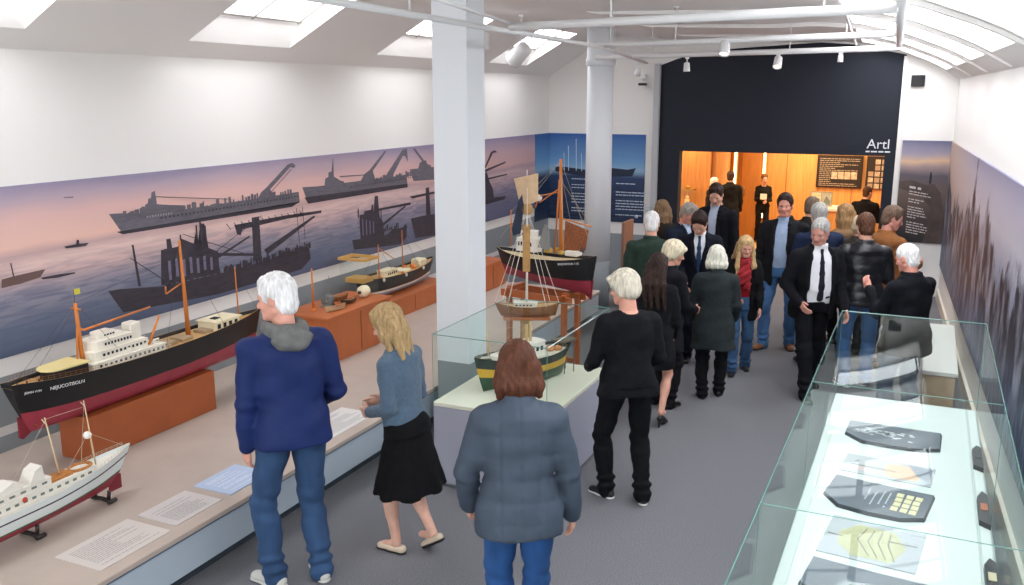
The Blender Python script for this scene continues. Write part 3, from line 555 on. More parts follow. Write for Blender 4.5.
# ------------------------------------------------------------------ ship hulls
def hull(L, B, D, keel=lambda t: 0., sheer=lambda t: 0., rs=.05, rb=.07, sf=3.2, bf=1.7, bands=((0, .4), (1, 1.)), n=30, k=12, bil=.30, M=None, wall=.006, lift=.0):
    """hull shell: stations from stern (x=0) to bow (x=L); bands = (material, upper height fraction)"""
    mb = MB(); vs = []; fs = []; ms = []
    levels = sorted(set([0, .03, .08, .15, .25]+[i/k for i in range(2, k+1)]+[b[1] for b in bands]))
    K = len(levels)
    def P(t, s, side, inset=0.):
        x0 = rs*(1-s)**1.3*L; x1 = L-rb*(1-s)**1.2*L; x = x0+(x1-x0)*t
        u = 2*t-1; w = (1-abs(u)**sf)**(1/1.6) if u < 0 else (1-abs(u)**bf)**(1/1.1)
        stw = .34*(s**1.2) if u < 0 else 0
        w = max(w, stw if t < .08 else w); g = min(1, (s+.0001))**bil
        if u > .2: g = g*(1-.5*(u-.2)*(1-s))
        y = max(B/2*w*g-inset, 0); xx = x/L
        return (x, side*y, keel(xx)+(D+sheer(xx)-keel(xx))*s)
    for side in (-1, 1):
        off = len(vs)
        for i in range(n+1):
            for s in levels: vs.append(P(.5-.5*math.cos(PI*i/n), s, side))
        for i in range(n):
            for j in range(K-1):
                q = [off+i*K+j, off+(i+1)*K+j, off+(i+1)*K+j+1, off+i*K+j+1]
                if side > 0: q.reverse()
                fs.append(tuple(q)); mid = (levels[j]+levels[j+1])/2; ms.append(next(b[0] for b in bands if mid < b[1]+1e-6))
    # bulwark inside and deck under the rail
    off = len(vs); dk = D*.10
    for i in range(n+1):
        t = .5-.5*math.cos(PI*i/n)
        for side in (-1, 1):
            a = P(t, 1, side); b = P(t, 1, side, wall); vs += [a, b, (b[0], b[1], b[2]-dk)]
    lastm = bands[-1][0]
    for i in range(n):
        for si in (0, 1):
            a = off+i*6+si*3; b = a+6
            for c in (0, 1):
                q = [a+c, b+c, b+c+1, a+c+1]
                if si: q.reverse()
                fs.append(tuple(q)); ms.append(len(bands) if c == 0 else lastm)
    mb.add(vs, fs, 0, True, M); mb.m = ms
    # transom at the stern
    tv = [P(0, s, sd) for sd in (-1, 1) for s in levels]; mb.add(tv, [(j, K+j, K+j+1, j+1) for j in range(K-1)], lastm, False, M)
    deck = MB(); dv = []
    for i in range(n+1):
        t = .5-.5*math.cos(PI*i/n); b = P(t, 1, 1, wall); dv += [(b[0], -b[1], b[2]-dk), (b[0], 0, b[2]-dk+.004), (b[0], b[1], b[2]-dk)]
    deck.add(dv, [(i*3+c, i*3+3+c, i*3+4+c, i*3+1+c) for i in range(n) for c in (0, 1)], 0, False, M)
    return mb, deck, P
def house(mb, x0, x1, w0, w1, z0, z1, mi=0, gi=1, win=8, row=.6, taper=.0, rnd=.3):
    """deckhouse with rounded front at x0 and a row of little windows"""
    pts = []
    for k in range(7):
        a = PI/2+PI*k/6; pts.append((x0+rnd*(w0)*(1+math.cos(a)), math.sin(a)*w0))
    pts += [(x1, -w1), (x1, w1)]
    n = len(pts); vs = [(x, y, z0) for x, y in pts]+[(x+(taper if x < x1 else 0), y*(1-.02), z1) for x, y in pts]
    mb.add(vs, [tuple(range(n)), tuple(range(2*n-1, n-1, -1))]+[(i, (i+1) % n, (i+1) % n+n, i+n) for i in range(n)], mi)
    mb.add([(x*1.0+(.004 if x > (x0+x1)/2 else -.006), y*1.06, z1) for x, y in pts]+[(x, y*1.06, z1+.008) for x, y in pts], [tuple(range(n)), tuple(range(2*n-1, n-1, -1))]+[(i, (i+1) % n, (i+1) % n+n, i+n) for i in range(n)], mi)
    h = (z1-z0); zz = z0+h*row
    for i in range(win):
        x = x0+rnd*w0+.012+(x1-x0-rnd*w0-.02)*(i+.2)/win; ww = (x1-x0)/win*.45
        for sd in (-1, 1):
            y = sd*(w0+(w1-w0)*((x-x0)/(x1-x0))+.0015)
            mb.add([(x, y, zz-h*.16), (x+ww, y, zz-h*.16), (x+ww, y, zz+h*.16), (x, y, zz+h*.16)], [(0, 1, 2, 3)], gi)
def rail(mb, P, t0, t1, h, mi=0, n=12, r=.0012, zoff=0):
    for sd in (-1, 1):
        pts = [Vector(P(t0+(t1-t0)*i/n, 1, sd))+Vector((0, 0, h+zoff)) for i in range(n+1)]
        mb.tube(pts, r, 4, mi); mb.tube([p-Vector((0, 0, h/2)) for p in pts], r*.8, 4, mi)
        for p in pts: mb.tube([p, p-Vector((0, 0, h))], r, 4, mi)
def lettering(txt, size, parent, loc, rot, m, ex=.0008, shear=0):
    c = bpy.data.curves.new('lettering', 'FONT'); c.body = txt; c.size = size; c.extrude = ex; c.align_x = 'CENTER'; c.shear = shear
    o = bpy.data.objects.new('lettering', c); me = None
    COL.objects.link(o); bpy.context.view_layer.update()
    me = bpy.data.meshes.new_from_object(o.evaluated_get(bpy.context.evaluated_depsgraph_get())); COL.objects.unlink(o); bpy.data.objects.remove(o)
    q = bpy.data.objects.new('lettering', me); COL.objects.link(q); me.materials.clear(); me.materials.append(m); q.location = loc; q.rotation_euler = rot
    if parent: q.parent = parent
    return q
HB = mat('hull_black', '0f1114', .45); HR = mat('hull_red', '943040', .45, var=.1, vscale=8); HRX = mat('hull_dark_red', '7d1f2c', .45); CRM = mat('cream_paint', 'eee4c2', .5); OCH = mat('orange_wood', 'cf7a30', .45, var=.15, vscale=10, stretch=(1, 1, .2))
DECKT = mat('tan_deck', 'c9a06a', .55, var=.15, vscale=30, stretch=(.4, 6, 1)); DECKG = mat('mid_deck', 'ab9676', .6, var=.15, vscale=30, stretch=(.4, 6, 1)); WH = mat('model_white', 'e9e5da', .5); GL = mat('window_dark', '2b3138', .2); ROPE = mat('rigging', 'c8bda4', .7); ROPED = mat('rigging_dark', '4a4038', .7); BRW = mat('brown_rail', '8a5a34', .5); PLY = mat('orange_cabinet_wood', 'b9683a', .4, var=.10, vscale=4, stretch=(1, 1, .3)); PLB = mat('russet_block', 'a2542b', .4, var=.08, vscale=4)
# --- the big cargo ship
S = empty('model_ship', (-5.37, 3.74, .718), PI/2, 'long black and red cargo ship model on a russet block', 'model ship')
hb, dk, P = hull(2.5, .36, .325, keel=lambda x: .0+.0*x, sheer=lambda x: .05*(1-x*2.2)**2 if x < .45 else .03*((x-.45)/.55)**2, rs=.05, rb=.05, sf=3.6, bf=2.4, bands=((1, .42), (0, 1.)), bil=.26)
hb.build('hull', [HB, HR, DECKT], S); dk.build('deck', DECKT, S)
m = MB(); m.poly([(.13, -.006, .12), (.05, -.006, .13), (.045, -.006, -.015), (.07, -.006, -.03), (.13, -.006, .0)], 0, .012, (0, 1, 0)); m.build('rudder', HRX, S)
m = MB(); m.lathe([(.004, 0), (.02, .004), (.004, .01)], 10, 0, Matrix.Translation((.145, 0, .05)) @ Matrix.Rotation(PI/2, 4, 'Y')); 
for a in range(4): m.box((.145, -.006, .01), (.15, .006, .05), 0, Matrix.Translation((0, 0, .05)) @ Matrix.Translation((.147, 0, 0)) @ Matrix.Rotation(a*PI/2, 4, 'X') @ Matrix.Translation((-.147, 0, 0)))
m.build('propeller', mat('brass', 'b08a4a', .3, .8), S)
m = MB(); house(m, .27, .56, .085, .10, .315, .385, 0, 0, 0, rnd=.9); m.build('stern_house', HB, S)
m = MB(); house(m, .255, .57, .092, .108, .386, .392, 0, 0, 0, rnd=.9); m.build('house_roof', mat('cream_roof', 'e8d796', .5), S)
m = MB(); house(m, .58, 1.24, .12, .14, .30, .36, 0, 1, 14); house(m, .61, 1.10, .10, .105, .368, .43, 0, 1, 11, rnd=.6); house(m, .64, .98, .085, .09, .438, .50, 0, 1, 9, rnd=.8); house(m, .70, .86, .05, .05, .508, .545, 0, 1, 4, rnd=.8)
m.box((1.0, -.05, .43), (1.10, .05, .56), 0, bev=.008); m.box((.9, -.085, .438), (.97, .085, .47), 0, bev=.004)
for x in (.9, 1.05, 1.16): m.tube([(x, -.10, .37), (x+.05, -.10, .372), (x+.05, -.10, .40), (x, -.10, .40)], .008, 6)
m.build('superstructure', [mat('off_white', 'ece7d8', .5), GL], S)
m = MB(); rail(m, P, .03, .24, .03, n=14); m.build('stern_rail', BRW, S)
m = MB(); rail(m, P, .26, .50, .028, n=16); m.tube([(.62, -.10, .455), (1.08, -.105, .455)], .0012, 4); m.tube([(.64, -.088, .53), (.97, -.09, .53)], .0012, 4); m.build('white_rail', WH, S)
for x, y in ((.06, 0), (.10, .03), (.12, -.04), (.17, .03), (.20, -.05), (.24, 0)): m = MB(); m.lathe([(.008, 0), (.006, .012), (.009, .014), (.001, .016)], 8, at=(x, y, .335-.02*x)); m.build('bollard', mat('dark_bronze', '5a3a24', .5), S)
m = MB(); m.tube([(.60, 0, .33), (.585, 0, .80)], .018, 8, r2=.012); m.tube([(.55, 0, .33), (.58, 0, .62)], .008, 6); m.tube([(.585, -.05, .76), (.585, .05, .76)], .006, 6); m.build('king_post', OCH, S)
m = MB(); m.tube([(.585, 0, .62), (.62, -.02, .60), (1.22, -.03, .64)], .011, 6, r2=.007); m.tube([(1.13, -.08, .36), (1.28, -.05, .56)], .012, 6, r2=.009); m.build('derrick_boom', OCH, S)
m = MB(); m.tube([(.585, 0, .80), (.585, 0, .90)], .002, 4); m.box((.585, -.002, .86), (.635, .002, .90), 1); m.build('flag', [ROPED, mat('flag_yellow', 'd9d04a', .7)], S)
m = MB(); m.tube([(1.62, 0, .30), (1.60, 0, 1.10)], .020, 8, r2=.009); m.tube([(1.42, 0, .70), (1.61, 0, .76)], .006, 6); m.tube([(1.42, 0, .70), (1.42, 0, .76)], .006, 6); m.build('main_mast', OCH, S)
m = MB(); m.tube([(2.22, 0, .31), (2.21, 0, .78)], .008, 6, r2=.004); m.build('fore_mast', OCH, S)
m = MB()
for x in (1.32, 1.48, 1.74): m = MB(); m.box((x, -.07, .30), (x+.12, .07, .325), 0, bev=.003); m.build('hatch', DECKG, S)
m = MB(); m.box((1.83, -.10, .30), (2.12, .10, .375), 0, bev=.004); m.box((1.82, -.11, .375), (2.14, .11, .384), 0); m.box((1.9, -.03, .384), (1.96, .03, .392), 1)
for i in range(4):
    x = 1.85+i*.068; m.box((x, -.1015, .32), (x+.035, -.1005, .36), 1)
m.build('forward_cabin', [CRM, GL], S)
m = MB()
for a, b in (((.585, 0, .80), (.05, 0, .36)), ((.585, 0, .78), (.30, .1, .36)), ((.585, 0, .80), (1.60, 0, .98)), ((1.60, 0, 1.08), (2.21, 0, .76)), ((1.60, 0, 1.08), (1.25, -.14, .34)), ((1.60, 0, 1.08), (1.9, -.14, .33)), ((1.6, 0, 1.08), (1.42, 0, .72)), ((2.21, 0, .76), (2.46, 0, .36)), ((.585, 0, .8), (.8, -.12, .44)), ((1.22, -.03, .64), (1.6, 0, .98))): m.tube([a, b], .0012, 4)
m.build('rigging', ROPED, S)
WTX = mat('white_lettering', 'f0f0ee', .5)
def side_text(parent, txt, size, P, t, s, L):
    a = Vector(P(t, s, -1)); b = Vector(P(t+.03, s, -1)); up = (Vector(P(t, s+.08, -1))-Vector(P(t, s-.08, -1))).normalized(); d = (b-a).normalized(); n = d.cross(up).normalized(); up = n.cross(d)
    R = Matrix((d, up, n)).transposed(); q = lettering(txt, size, parent, a+n*.004, R.to_euler(), WTX); return q
side_text(S, 'NEJUCOTISOLN', .035, P, .135, .80, 2.5); side_text(S, 'JOHN VYM', .022, P, .045, .80, 2.5)
b_ = MB(); b_.box((-.17, -.63, 0), (.13, .63, .335), bev=.004); o = tag(b_.build('display_block', PLB, None, 'russet wooden block under the black and red cargo ship model', (-5.37, 4.85, .381)), None, 'display block')
# --- white yacht
S = empty('model_ship', (-4.66, 2.50, .447), PI/2, 'white model yacht with green and red hull on small dark cradles', 'model ship')
hb, dk, P = hull(1.56, .25, .185, keel=lambda x: .03*max(0, (x-.8)/.2), sheer=lambda x: .03*max(0, (x-.5)/.5)**2*2, rs=.03, rb=.10, sf=4, bf=2.2, bands=((1, .30), (2, .36), (0, .70), (3, .76), (0, 1.)), bil=.34)
hb.build('hull', [mat('yacht_white', 'dfe8e6', .35), HR, mat('green_stripe', '2e6a48', .4), mat('navy_stripe', '33203a', .4), WH], S); dk.build('deck', WH, S)
m = MB(); m.box((1.36, -.006, -.03), (1.46, .006, .07), bev=.003); m.build('rudder', HRX, S)
for x in (.78, 1.30):
    m = MB(); m.tube([(x, -.09, -.05), (x, 0, -.045), (x, .09, -.05)], .014, 8); m.tube([(x-.03, -.09, -.045), (x+.03, -.09, -.045)], .014, 8); m.tube([(x, -.06, -.04), (x, -.07, .02)], .012, 6); m.tube([(x, .06, -.04), (x, .07, .02)], .012, 6); m.build('cradle', mat('dark_iron', '25201e', .5), S)
m = MB(); house(m, .15, 1.22, .07, .062, .165, .215, 0, 1, 18, rnd=.5); house(m, .30, .92, .055, .05, .222, .265, 0, 1, 8, rnd=.6)
m.poly([(.55, -.05, .27), (.72, -.05, .27), (.74, -.05, .30), (.68, -.05, .33), (.60, -.05, .30)], 0, .1, (0, 1, 0)); m.poly([(.78, -.05, .27), (.88, -.05, .27), (.87, -.05, .36), (.82, -.05, .34)], 0, .1, (0, 1, 0))
m.build('superstructure', [WH, mat('window_grey', '6e7a72', .3)], S)
m = MB(); m.lathe([(.052, 0), (.058, .012), (.052, .024), (.046, .024), (.046, .004)], 20, 0, Matrix.Translation((1.16, 0, .215)) @ Matrix.Scale(1.5, 4, (1, 0, 0))); m.box((.9, -.045, .215), (1.08, .045, .24), 0, bev=.006); m.build('cockpit', mat('varnished_wood', 'b9793c', .4, var=.2, vscale=30), S)
m = MB(); m.tube([(1.02, 0, .21), (.96, 0, .62)], .006, 6, r2=.004); m.tube([(1.28, 0, .2), (1.24, 0, .64)], .005, 6, r2=.003); m.tube([(.93, -.04, .60), (.97, .04, .60)], .003, 4); m.tube([(1.21, -.04, .62), (1.25, .04, .62)], .003, 4); m.build('masts', mat('mast_cream', 'd9c8a0', .5), S)
m = MB(); m.lathe([(.001, 0), (.022, .01), (.026, .03), (.018, .045), (.001, .05)], 10, at=(1.25, .012, .38)); m.build('lantern', mat('white_gloss', 'f4f2ea', .3), S)
m = MB()
for a, b in (((.96, 0, .61), (1.25, 0, .60)), ((1.25, 0, .42), (1.50, 0, .25)), ((1.24, 0, .62), (1.12, -.06, .24)), ((1.25, 0, .42), (1.08, 0, .25)), ((.96, 0, .6), (.7, 0, .3)), ((1.24, 0, .63), (1.3, .04, .23))): m.tube([a, b], .0012, 4)
rail(m, P, .8, .97, .022, n=8); m.build('rigging', ROPE, S)
m = MB(); m.lathe([(.016, 0), (.016, .006)], 12, 0, Matrix.Translation((.72, -.072, .21)) @ Matrix.Rotation(PI/2, 4, 'X')); m.build('lifebuoy', mat('buoy_red', 'c0412f', .5), S)
# --- orange cabinets further along
def cabinet(x0, x1, y0, y1, h, lab):
    c = empty('display_cabinet', ((x0+x1)/2, (y0+y1)/2, .381), 0, lab, 'display cabinet'); a, b = (x1-x0)/2, (y1-y0)/2
    m = MB(); m.box((-a+.015, -b+.015, 0), (a-.015, b-.015, h-.03)); m.box((a-.016, -.006, .02), (a-.012, .006, h-.04), 1); m.build('body', [PLY, mat('cabinet_joint', '8a4620', .5)], c)
    m = MB(); m.box((-a, -b, h-.03), (a, b, h), bev=.004); m.build('top', PLY, c); return c
cabinet(-5.68, -5.10, 6.88, 8.02, .47, 'orange wood cabinet carrying small boat gear and a buoy')
cabinet(-5.97, -5.50, 8.35, 10.05, .24, 'low orange wood cabinet under the black and green hulled boat')
cabinet(-5.60, -5.20, 10.35, 11.15, .36, 'orange wood block on the platform end beyond the square column')
ZC = .852
m = MB(); m.tube([(0, 0, 0), (0, 0, .42)], .012, 8, r2=.008); m.lathe([(.04, 0), (.035, .015), (.012, .02)], 14); tag(m.build('wooden_post', OCH, None, 'thin upright wooden post at the near end of the gear cabinet', (-5.45, 7.12, ZC)), None, 'post')
bu = empty('buoy', (-5.32, 7.82, ZC), 0, 'cream round float lying on the orange gear cabinet', 'buoy')
m = MB(); m.lathe([(.001, -.07), (.035, -.066), (.06, -.04), (.066, 0), (.06, .04), (.035, .066), (.001, .07)], 18, 0, Matrix.Translation((0, 0, .066)) @ Matrix.Rotation(PI/2, 4, 'X')); m.build('float', CRM, bu)
m = MB(); m.lathe([(.018, 0), (.018, .02), (.01, .025)], 10, 0, Matrix.Translation((0, -.07, .066)) @ Matrix.Rotation(PI/2, 4, 'X')); m.build('cap', ROPED, bu)
wr = empty('rope_drum', (-5.42, 7.32, ZC), .3, 'small grey wire drum on the gear cabinet', 'drum')
m = MB(); m.lathe([(.055, -.04), (.06, -.035), (.06, -.03), (.045, -.028), (.045, .028), (.06, .03), (.06, .035), (.055, .04)], 20, 0, Matrix.Translation((0, 0, .06)) @ Matrix.Rotation(PI/2, 4, 'X')); m.build('drum', mat('grey_wire', '6f7674', .5, var=.3, vscale=60), wr)
m = MB(); m.tube([(0, -.05, .06), (0, .05, .06)], .01, 8); m.box((-.06, -.05, 0), (.06, -.04, .02)); m.box((-.06, .04, 0), (.06, .05, .02)); m.tube([(0, .045, .06), (0, .06, .30)], .003, 5); m.tube([(0, -.045, .06), (.02, -.1, .2)], .003, 5); m.build('frame', mat('wire_frame', '9a9a94', .4, .6), wr)
for k, (x, y, rz, lab) in enumerate(((-5.24, 7.20, 1.3, 'small slim model dinghy nearest the front edge of the gear cabinet'), (-5.30, 7.52, 1.5, 'small dark model dinghy in the middle of the gear cabinet'), (-5.48, 7.60, 1.35, 'small model dinghy lying behind the middle dinghy on the gear cabinet'))):
    d = empty('dinghy', (x, y, ZC+.002), rz, lab, 'model boat', 'dinghies on the gear cabinet')
    hb, dk, _ = hull(.26, .075, .04, sheer=lambda t: .02*(2*t-1)**2, bands=((0, 1.),), n=12, k=5); 
    for q in (hb, dk): q.v = [(a-.13, b, c) for a, b, c in q.v]
    hb.build('hull', [mat('dinghy_%d' % k, ('c9b48c', '4a3a30', '8a6038')[k], .5), BRW], d); dk.build('deck', mat('dinghy_in', '7b6144', .6), d)
    m = MB(); m.tube([(-.08, -.01, .035), (.1, .012, .045)], .004, 5); m.tube([(-.06, .014, .035), (.09, -.012, .045)], .004, 5); m.build('oars', OCH, d)
    
gc = empty('glass_case', (-5.62, 8.18, .381), 0, 'small clear case with yellow rim standing between the two orange cabinets', 'glass case')
m = MB(); m.box((-.17, -.125, .03), (.17, .125, .80)); m.build('glass', glass('clear_glass', (.96, .98, .97), .8), gc)
m = MB()
for a, b in (((-.18, -.135, .80), (.18, -.11, .83)), ((-.18, .11, .80), (.18, .135, .83)), ((-.18, -.11, .80), (-.155, .11, .83)), ((.155, -.11, .80), (.18, .11, .83))): m.box(a, b)
m.box((-.12, -.10, .55), (.12, .10, .60), 0)
m.build('rim', mat('yellow_oak', 'd0a45c', .5), gc)
m = MB(); m.box((-.18, -.135, 0), (.18, .135, .03)); m.build('base', PLY, gc)
# --- black and green boat on the low cabinet
S = empty('model_ship', (-5.74, 8.345, .628), PI/2, 'black and green model fishing boat with cluttered tan deck on low cabinet', 'model ship')
hb, dk, P = hull(1.70, .34, .24, sheer=lambda x: .04*(2*x-1)**2, keel=lambda x: .01, rs=.05, rb=.08, sf=3, bf=2.2, bands=((1, .25), (2, .36), (0, 1.)), bil=.3)
hb.build('hull', [mat('hull_green_black', '17262a', .35), mat('hull_grey_blue', '9aa6ba', .4), WH, DECKT], S); dk.build('deck', DECKT, S)
m = MB(); house(m, .45, .72, .07, .07, .21, .29, 0, 1, 5, rnd=.5); m.build('deckhouse', [CRM, GL], S)
m = MB(); m.box((.8, -.09, .21), (1.0, .09, .25), 0, bev=.01); m.build('hatch', CRM, S); m = MB(); m.box((1.25, -.07, .22), (1.42, .07, .31), 0, bev=.012); m.build('fore_cabin', CRM, S)
for x, y, s_ in ((.3, .03, .03), (.36, -.05, .025), (1.08, .05, .03), (1.12, -.06, .028), (1.18, 0, .034), (.78, -.1, .02)): m = MB(); m.lathe([(s_, 0), (s_*1.1, s_), (s_*.7, s_*1.5), (.001, s_*1.6)], 10, at=(x, y, .215)); m.build('deck_basket', OCH, S)
m = MB(); m.tube([(.42, 0, .2), (.42, 0, .62)], .009, 6, r2=.005); m.tube([(.95, 0, .2), (.95, 0, .72)], .009, 6, r2=.005); m.tube([(.42, 0, .58), (.75, 0, .40)], .006, 5); m.build('masts', OCH, S)
m = MB()
for a, b in (((.42, 0, .62), (.05, 0, .27)), ((.42, 0, .6), (.95, 0, .7)), ((.95, 0, .71), (1.62, 0, .27)), ((.95, 0, .7), (1.1, -.15, .24)), ((.42, 0, .6), (.55, -.15, .24))): m.tube([a, b], .0014, 4)
m.build('rigging', ROPED, S)
for x in (.30, .75, 1.2): m = MB(); m.lathe([(.022, 0), (.022, .012), (.012, .012)], 12, 0, Matrix.Translation(Vector(P(x/1.7, .9, -1))+Vector((0, -.002, 0))) @ Matrix.Rotation(PI/2, 4, 'X')); m.build('fender', mat('fender_white', 'cfcbc0', .6), S)
# --- black and red trawler on a trestle
ang = math.radians(204.7)
cx, cy = -3.45, 8.28; ang = math.radians(170); ux, uy = math.cos(ang), math.sin(ang)
T = empty('trestle', (cx, cy, 0), ang, 'tall orange wooden trestle under the black and red trawler model', 'trestle')
for x in (-.33, .33):
    for y in (-.13, .13): m = MB(); m.box((x-.025, y-.025, 0), (x+.025, y+.025, 1.02), bev=.003); m.build('leg', PLY, T)
m = MB(); m.box((-.42, -.155, .93), (.42, -.13, 1.0)); m.box((-.42, .13, .93), (.42, .155, 1.0)); m.box((-.36, -.15, .25), (.36, -.13, .30)); m.box((-.36, .13, .25), (.36, .15, .30)); m.box((-.36, -.13, .99), (-.30, .13, 1.035)); m.box((.30, -.13, .99), (.36, .13, 1.035)); m.build('frame', PLY, T)
S = empty('model_ship', (cx-ux*.58, cy-uy*.58, 1.04), ang, 'black and red trawler model with orange mast on the tall trestle', 'model ship')
hb, dk, P = hull(1.16, .38, .34, keel=lambda x: -.02+.12*x, sheer=lambda x: -.02+.05*(2*x-1)**2, rs=.02, rb=.10, sf=3.4, bf=2.2, bands=((1, .40), (0, 1.)), bil=.33)
hb.build('hull', [HB, HR, CRM], S); dk.build('deck', mat('pale_deck', 'd9c79c', .6, var=.1, vscale=20), S)
m = MB(); m.poly([(.12, -.008, .14), (.0, -.008, .14), (.02, -.008, -.06), (.10, -.008, .0), (.7, -.008, .10), (.6, -.008, .14)], 0, .016, (0, 1, 0)); m.build('keel_fin', HRX, S)
m = MB(); house(m, .62, .86, .075, .075, .36, .49, 0, 1, 5, rnd=.5); house(m, .66, .82, .055, .055, .498, .56, 0, 1, 4, rnd=.5); m.build('wheelhouse', [WH, GL], S); m = MB(); m.box((.16, -.06, .36), (.3, .06, .41), 0, bev=.008); m.build('hatch', WH, S)
for x, y, s_ in ((.5, .03, .04), (.44, -.06, .035), (.34, .05, .03), (.55, -.04, .03)): m = MB(); m.lathe([(s_, 0), (s_*1.15, s_*.5), (s_*.8, s_*1.1), (.001, s_*1.3)], 12, at=(x, y, .37)); m.build('net', mat('yellow_net', 'c9a24a', .8, var=.3, vscale=60), S)
m = MB(); m.tube([(.37, 0, .36), (.39, 0, 1.30)], .024, 8, r2=.013); m.tube([(.45, 0, .36), (.40, 0, 1.1)], .009, 6); m.tube([(.38, 0, .72), (.05, -.03, .66)], .008, 6); m.tube([(.39, 0, .98), (.66, -.03, .92), (.70, -.03, .80)], .007, 6); m.tube([(.39, 0, 1.02), (.62, .02, .86)], .006, 6); m.build('mast', OCH, S)
m = MB(); m.lathe([(.001, -.03), (.03, -.02), (.036, 0), (.03, .02), (.001, .03)], 12, 0, Matrix.Translation((.66, -.03, .90)) @ Matrix.Rotation(PI/2, 4, 'Y')); m.build('float', WH, S)
m = MB(); m.add([(.33, .0, .70), (.08, -.03, .62), (.10, -.01, .42), (.34, .01, .40)], [(0, 1, 2, 3), (3, 2, 1, 0)]); m.build('brown_net', mat('brown_net', '8a4f2c', .8, var=.3, vscale=50), S)
m = MB(); m.poly([(.46, .06, .40), (.60, .06, .42), (.52, .06, .66), (.48, .06, .62)], 0, .02, (0, 1, 0)); m.build('furled_sail', mat('grey_canvas', '8d8f8d', .8), S)
m = MB(); m.tube([(.98, 0, .38), (.98, 0, .76)], .006, 6); m.lathe([(.012, 0), (.014, .02), (.001, .03)], 8, at=(.98, 0, .60)); m.build('fore_post', OCH, S)
m = MB()
for a, b in (((.39, 0, 1.28), (1.12, 0, .46)), ((.39, 0, 1.28), (.02, 0, .45)), ((.39, 0, 1.2), (.25, .15, .42)), ((.39, 0, 1.2), (.5, -.15, .42)), ((.39, 0, 1.28), (.98, 0, .74)), ((.05, -.03, .66), (.39, 0, 1.1)), ((.39, 0, 1.2), (.3, -.15, .42))): m.tube([a, b], .0016, 4)
m.build('rigging', ROPE, S)
m = MB(); m.poly([(.10, 0, .40), (.13, 0, .46), (.16, 0, .41)], 0, .01, (0, 1, 0)); m.build('stern_fitting', ROPED, S)
def side_text2(parent, txt, size, P, t, s, side=-1):
    a = Vector(P(t, s, side)); b = Vector(P(t+.03*(-side), s, side)); up = (Vector(P(t, s+.06, side))-Vector(P(t, s-.06, side))).normalized(); d = (b-a).normalized(); n = d.cross(up).normalized(); up = n.cross(d)
    return lettering(txt, size, parent, a+n*.004, Matrix((d, up, n)).transposed().to_euler(), WTX)
side_text2(S, 'BREDRMAN 110', .030, P, .17, .86, 1)
# --- tall rigged boat on a post behind the glass case
px_, py_ = -3.30, 7.52; ang = math.radians(204.7); ux, uy = math.cos(ang), math.sin(ang)
T = empty('display_stand', (px_, py_, 0), ang, 'tan post stand behind the glass case carrying the tall rigged boat', 'display stand')
m = MB(); m.box((-.16, -.16, 0), (.16, .16, .03), bev=.004); m.build('base', PLY, T)
m = MB(); m.box((-.05, -.05, .03), (.05, .05, .90), bev=.004); m.build('post', mat('tan_post', 'c0a274', .5), T)
m = MB(); m.box((-.22, -.09, .90), (.22, .09, .925), bev=.004); m.build('shelf', PLY, T)
S = empty('model_ship', (px_-ux*.30, py_-uy*.30, .927), ang, 'small brown sailing boat with very tall white mast above the glass case', 'model ship')
hb, dk, P = hull(.60, .20, .10, sheer=lambda x: .03*(2*x-1)**2, bands=((0, 1.),), n=20, k=8, rs=.05, rb=.1)
hb.build('hull', [mat('boat_brown', '9a6338', .5, var=.2, vscale=30), CRM], S); dk.build('deck', DECKT, S)
m = MB(); house(m, .20, .42, .055, .05, .085, .125, 0, 1, 5, rnd=.6); m.build('cabin', [WH, GL], S)
m = MB(); m.tube([(.30, 0, .08), (.30, 0, .70), (.30, 0, 1.36)], [.012, .010, .004], 8); m.tube([(.30, -.10, .86), (.30, .10, .86)], .005, 6); m.build('mast', WH, S)
m = MB(); m.box((.27, -.018, .42), (.34, .018, .86), bev=.006); m.build('mast_sheath', mat('tan_wood', 'b98d54', .5, var=.15, vscale=20), S)
m = MB(); m.poly([(.345, -.01, 1.14), (.33, -.01, 1.02), (.36, -.01, .78), (.43, -.01, .76), (.44, -.01, .82), (.38, -.01, 1.08)], 0, .03, (0, 1, 0)); m.build('furled_sail', mat('dark_blue_canvas', '2b3346', .8), S)
m = MB(); m.poly([(.20, -.006, 1.08), (.29, -.006, 1.04), (.37, -.006, 1.06), (.42, -.006, 1.28), (.20, -.006, 1.33)], 0, .012, (0, 1, 0)); m.build('pennant', mat('tan_canvas', 'd0b08c', .7, var=.1, vscale=14), S)
m = MB(); m.lathe([(.05, -.02), (.055, 0), (.05, .02)], 14, 0, Matrix.Translation((.30, 0, 1.0)) @ Matrix.Rotation(PI/2, 4, 'X')); m.build('lookout', mat('tan_wood', 'b98d54', .5), S)
m = MB()
for a, b in (((.30, 0, 1.0), (.0, 0, .13)), ((.30, 0, 1.0), (.60, 0, .13)), ((.30, 0, .86), (.12, .09, .10)), ((.30, 0, .86), (.12, -.09, .10)), ((.30, 0, .86), (.48, .08, .10)), ((.30, 0, .86), (.48, -.08, .10)), ((.30, 0, 1.0), (.08, -.05, .12)), ((.30, 0, 1.0), (.53, -.05, .12)), ((.3, .1, .86), (.3, .02, 1.2)), ((.3, -.1, .86), (.3, -.02, 1.2))): m.tube([a, b], .0022, 4)
m.build('rigging', WH, S)
m = MB(); m.box((-.02, -.22, 0), (.02, .22, 1.22), bev=.005); o = tag(m.build('lectern_board', mat('brown_board', '8f6a58', .5), None, 'thin upright brown board beside the round white column', (-3.78, 12.15, 0)), None, 'board')
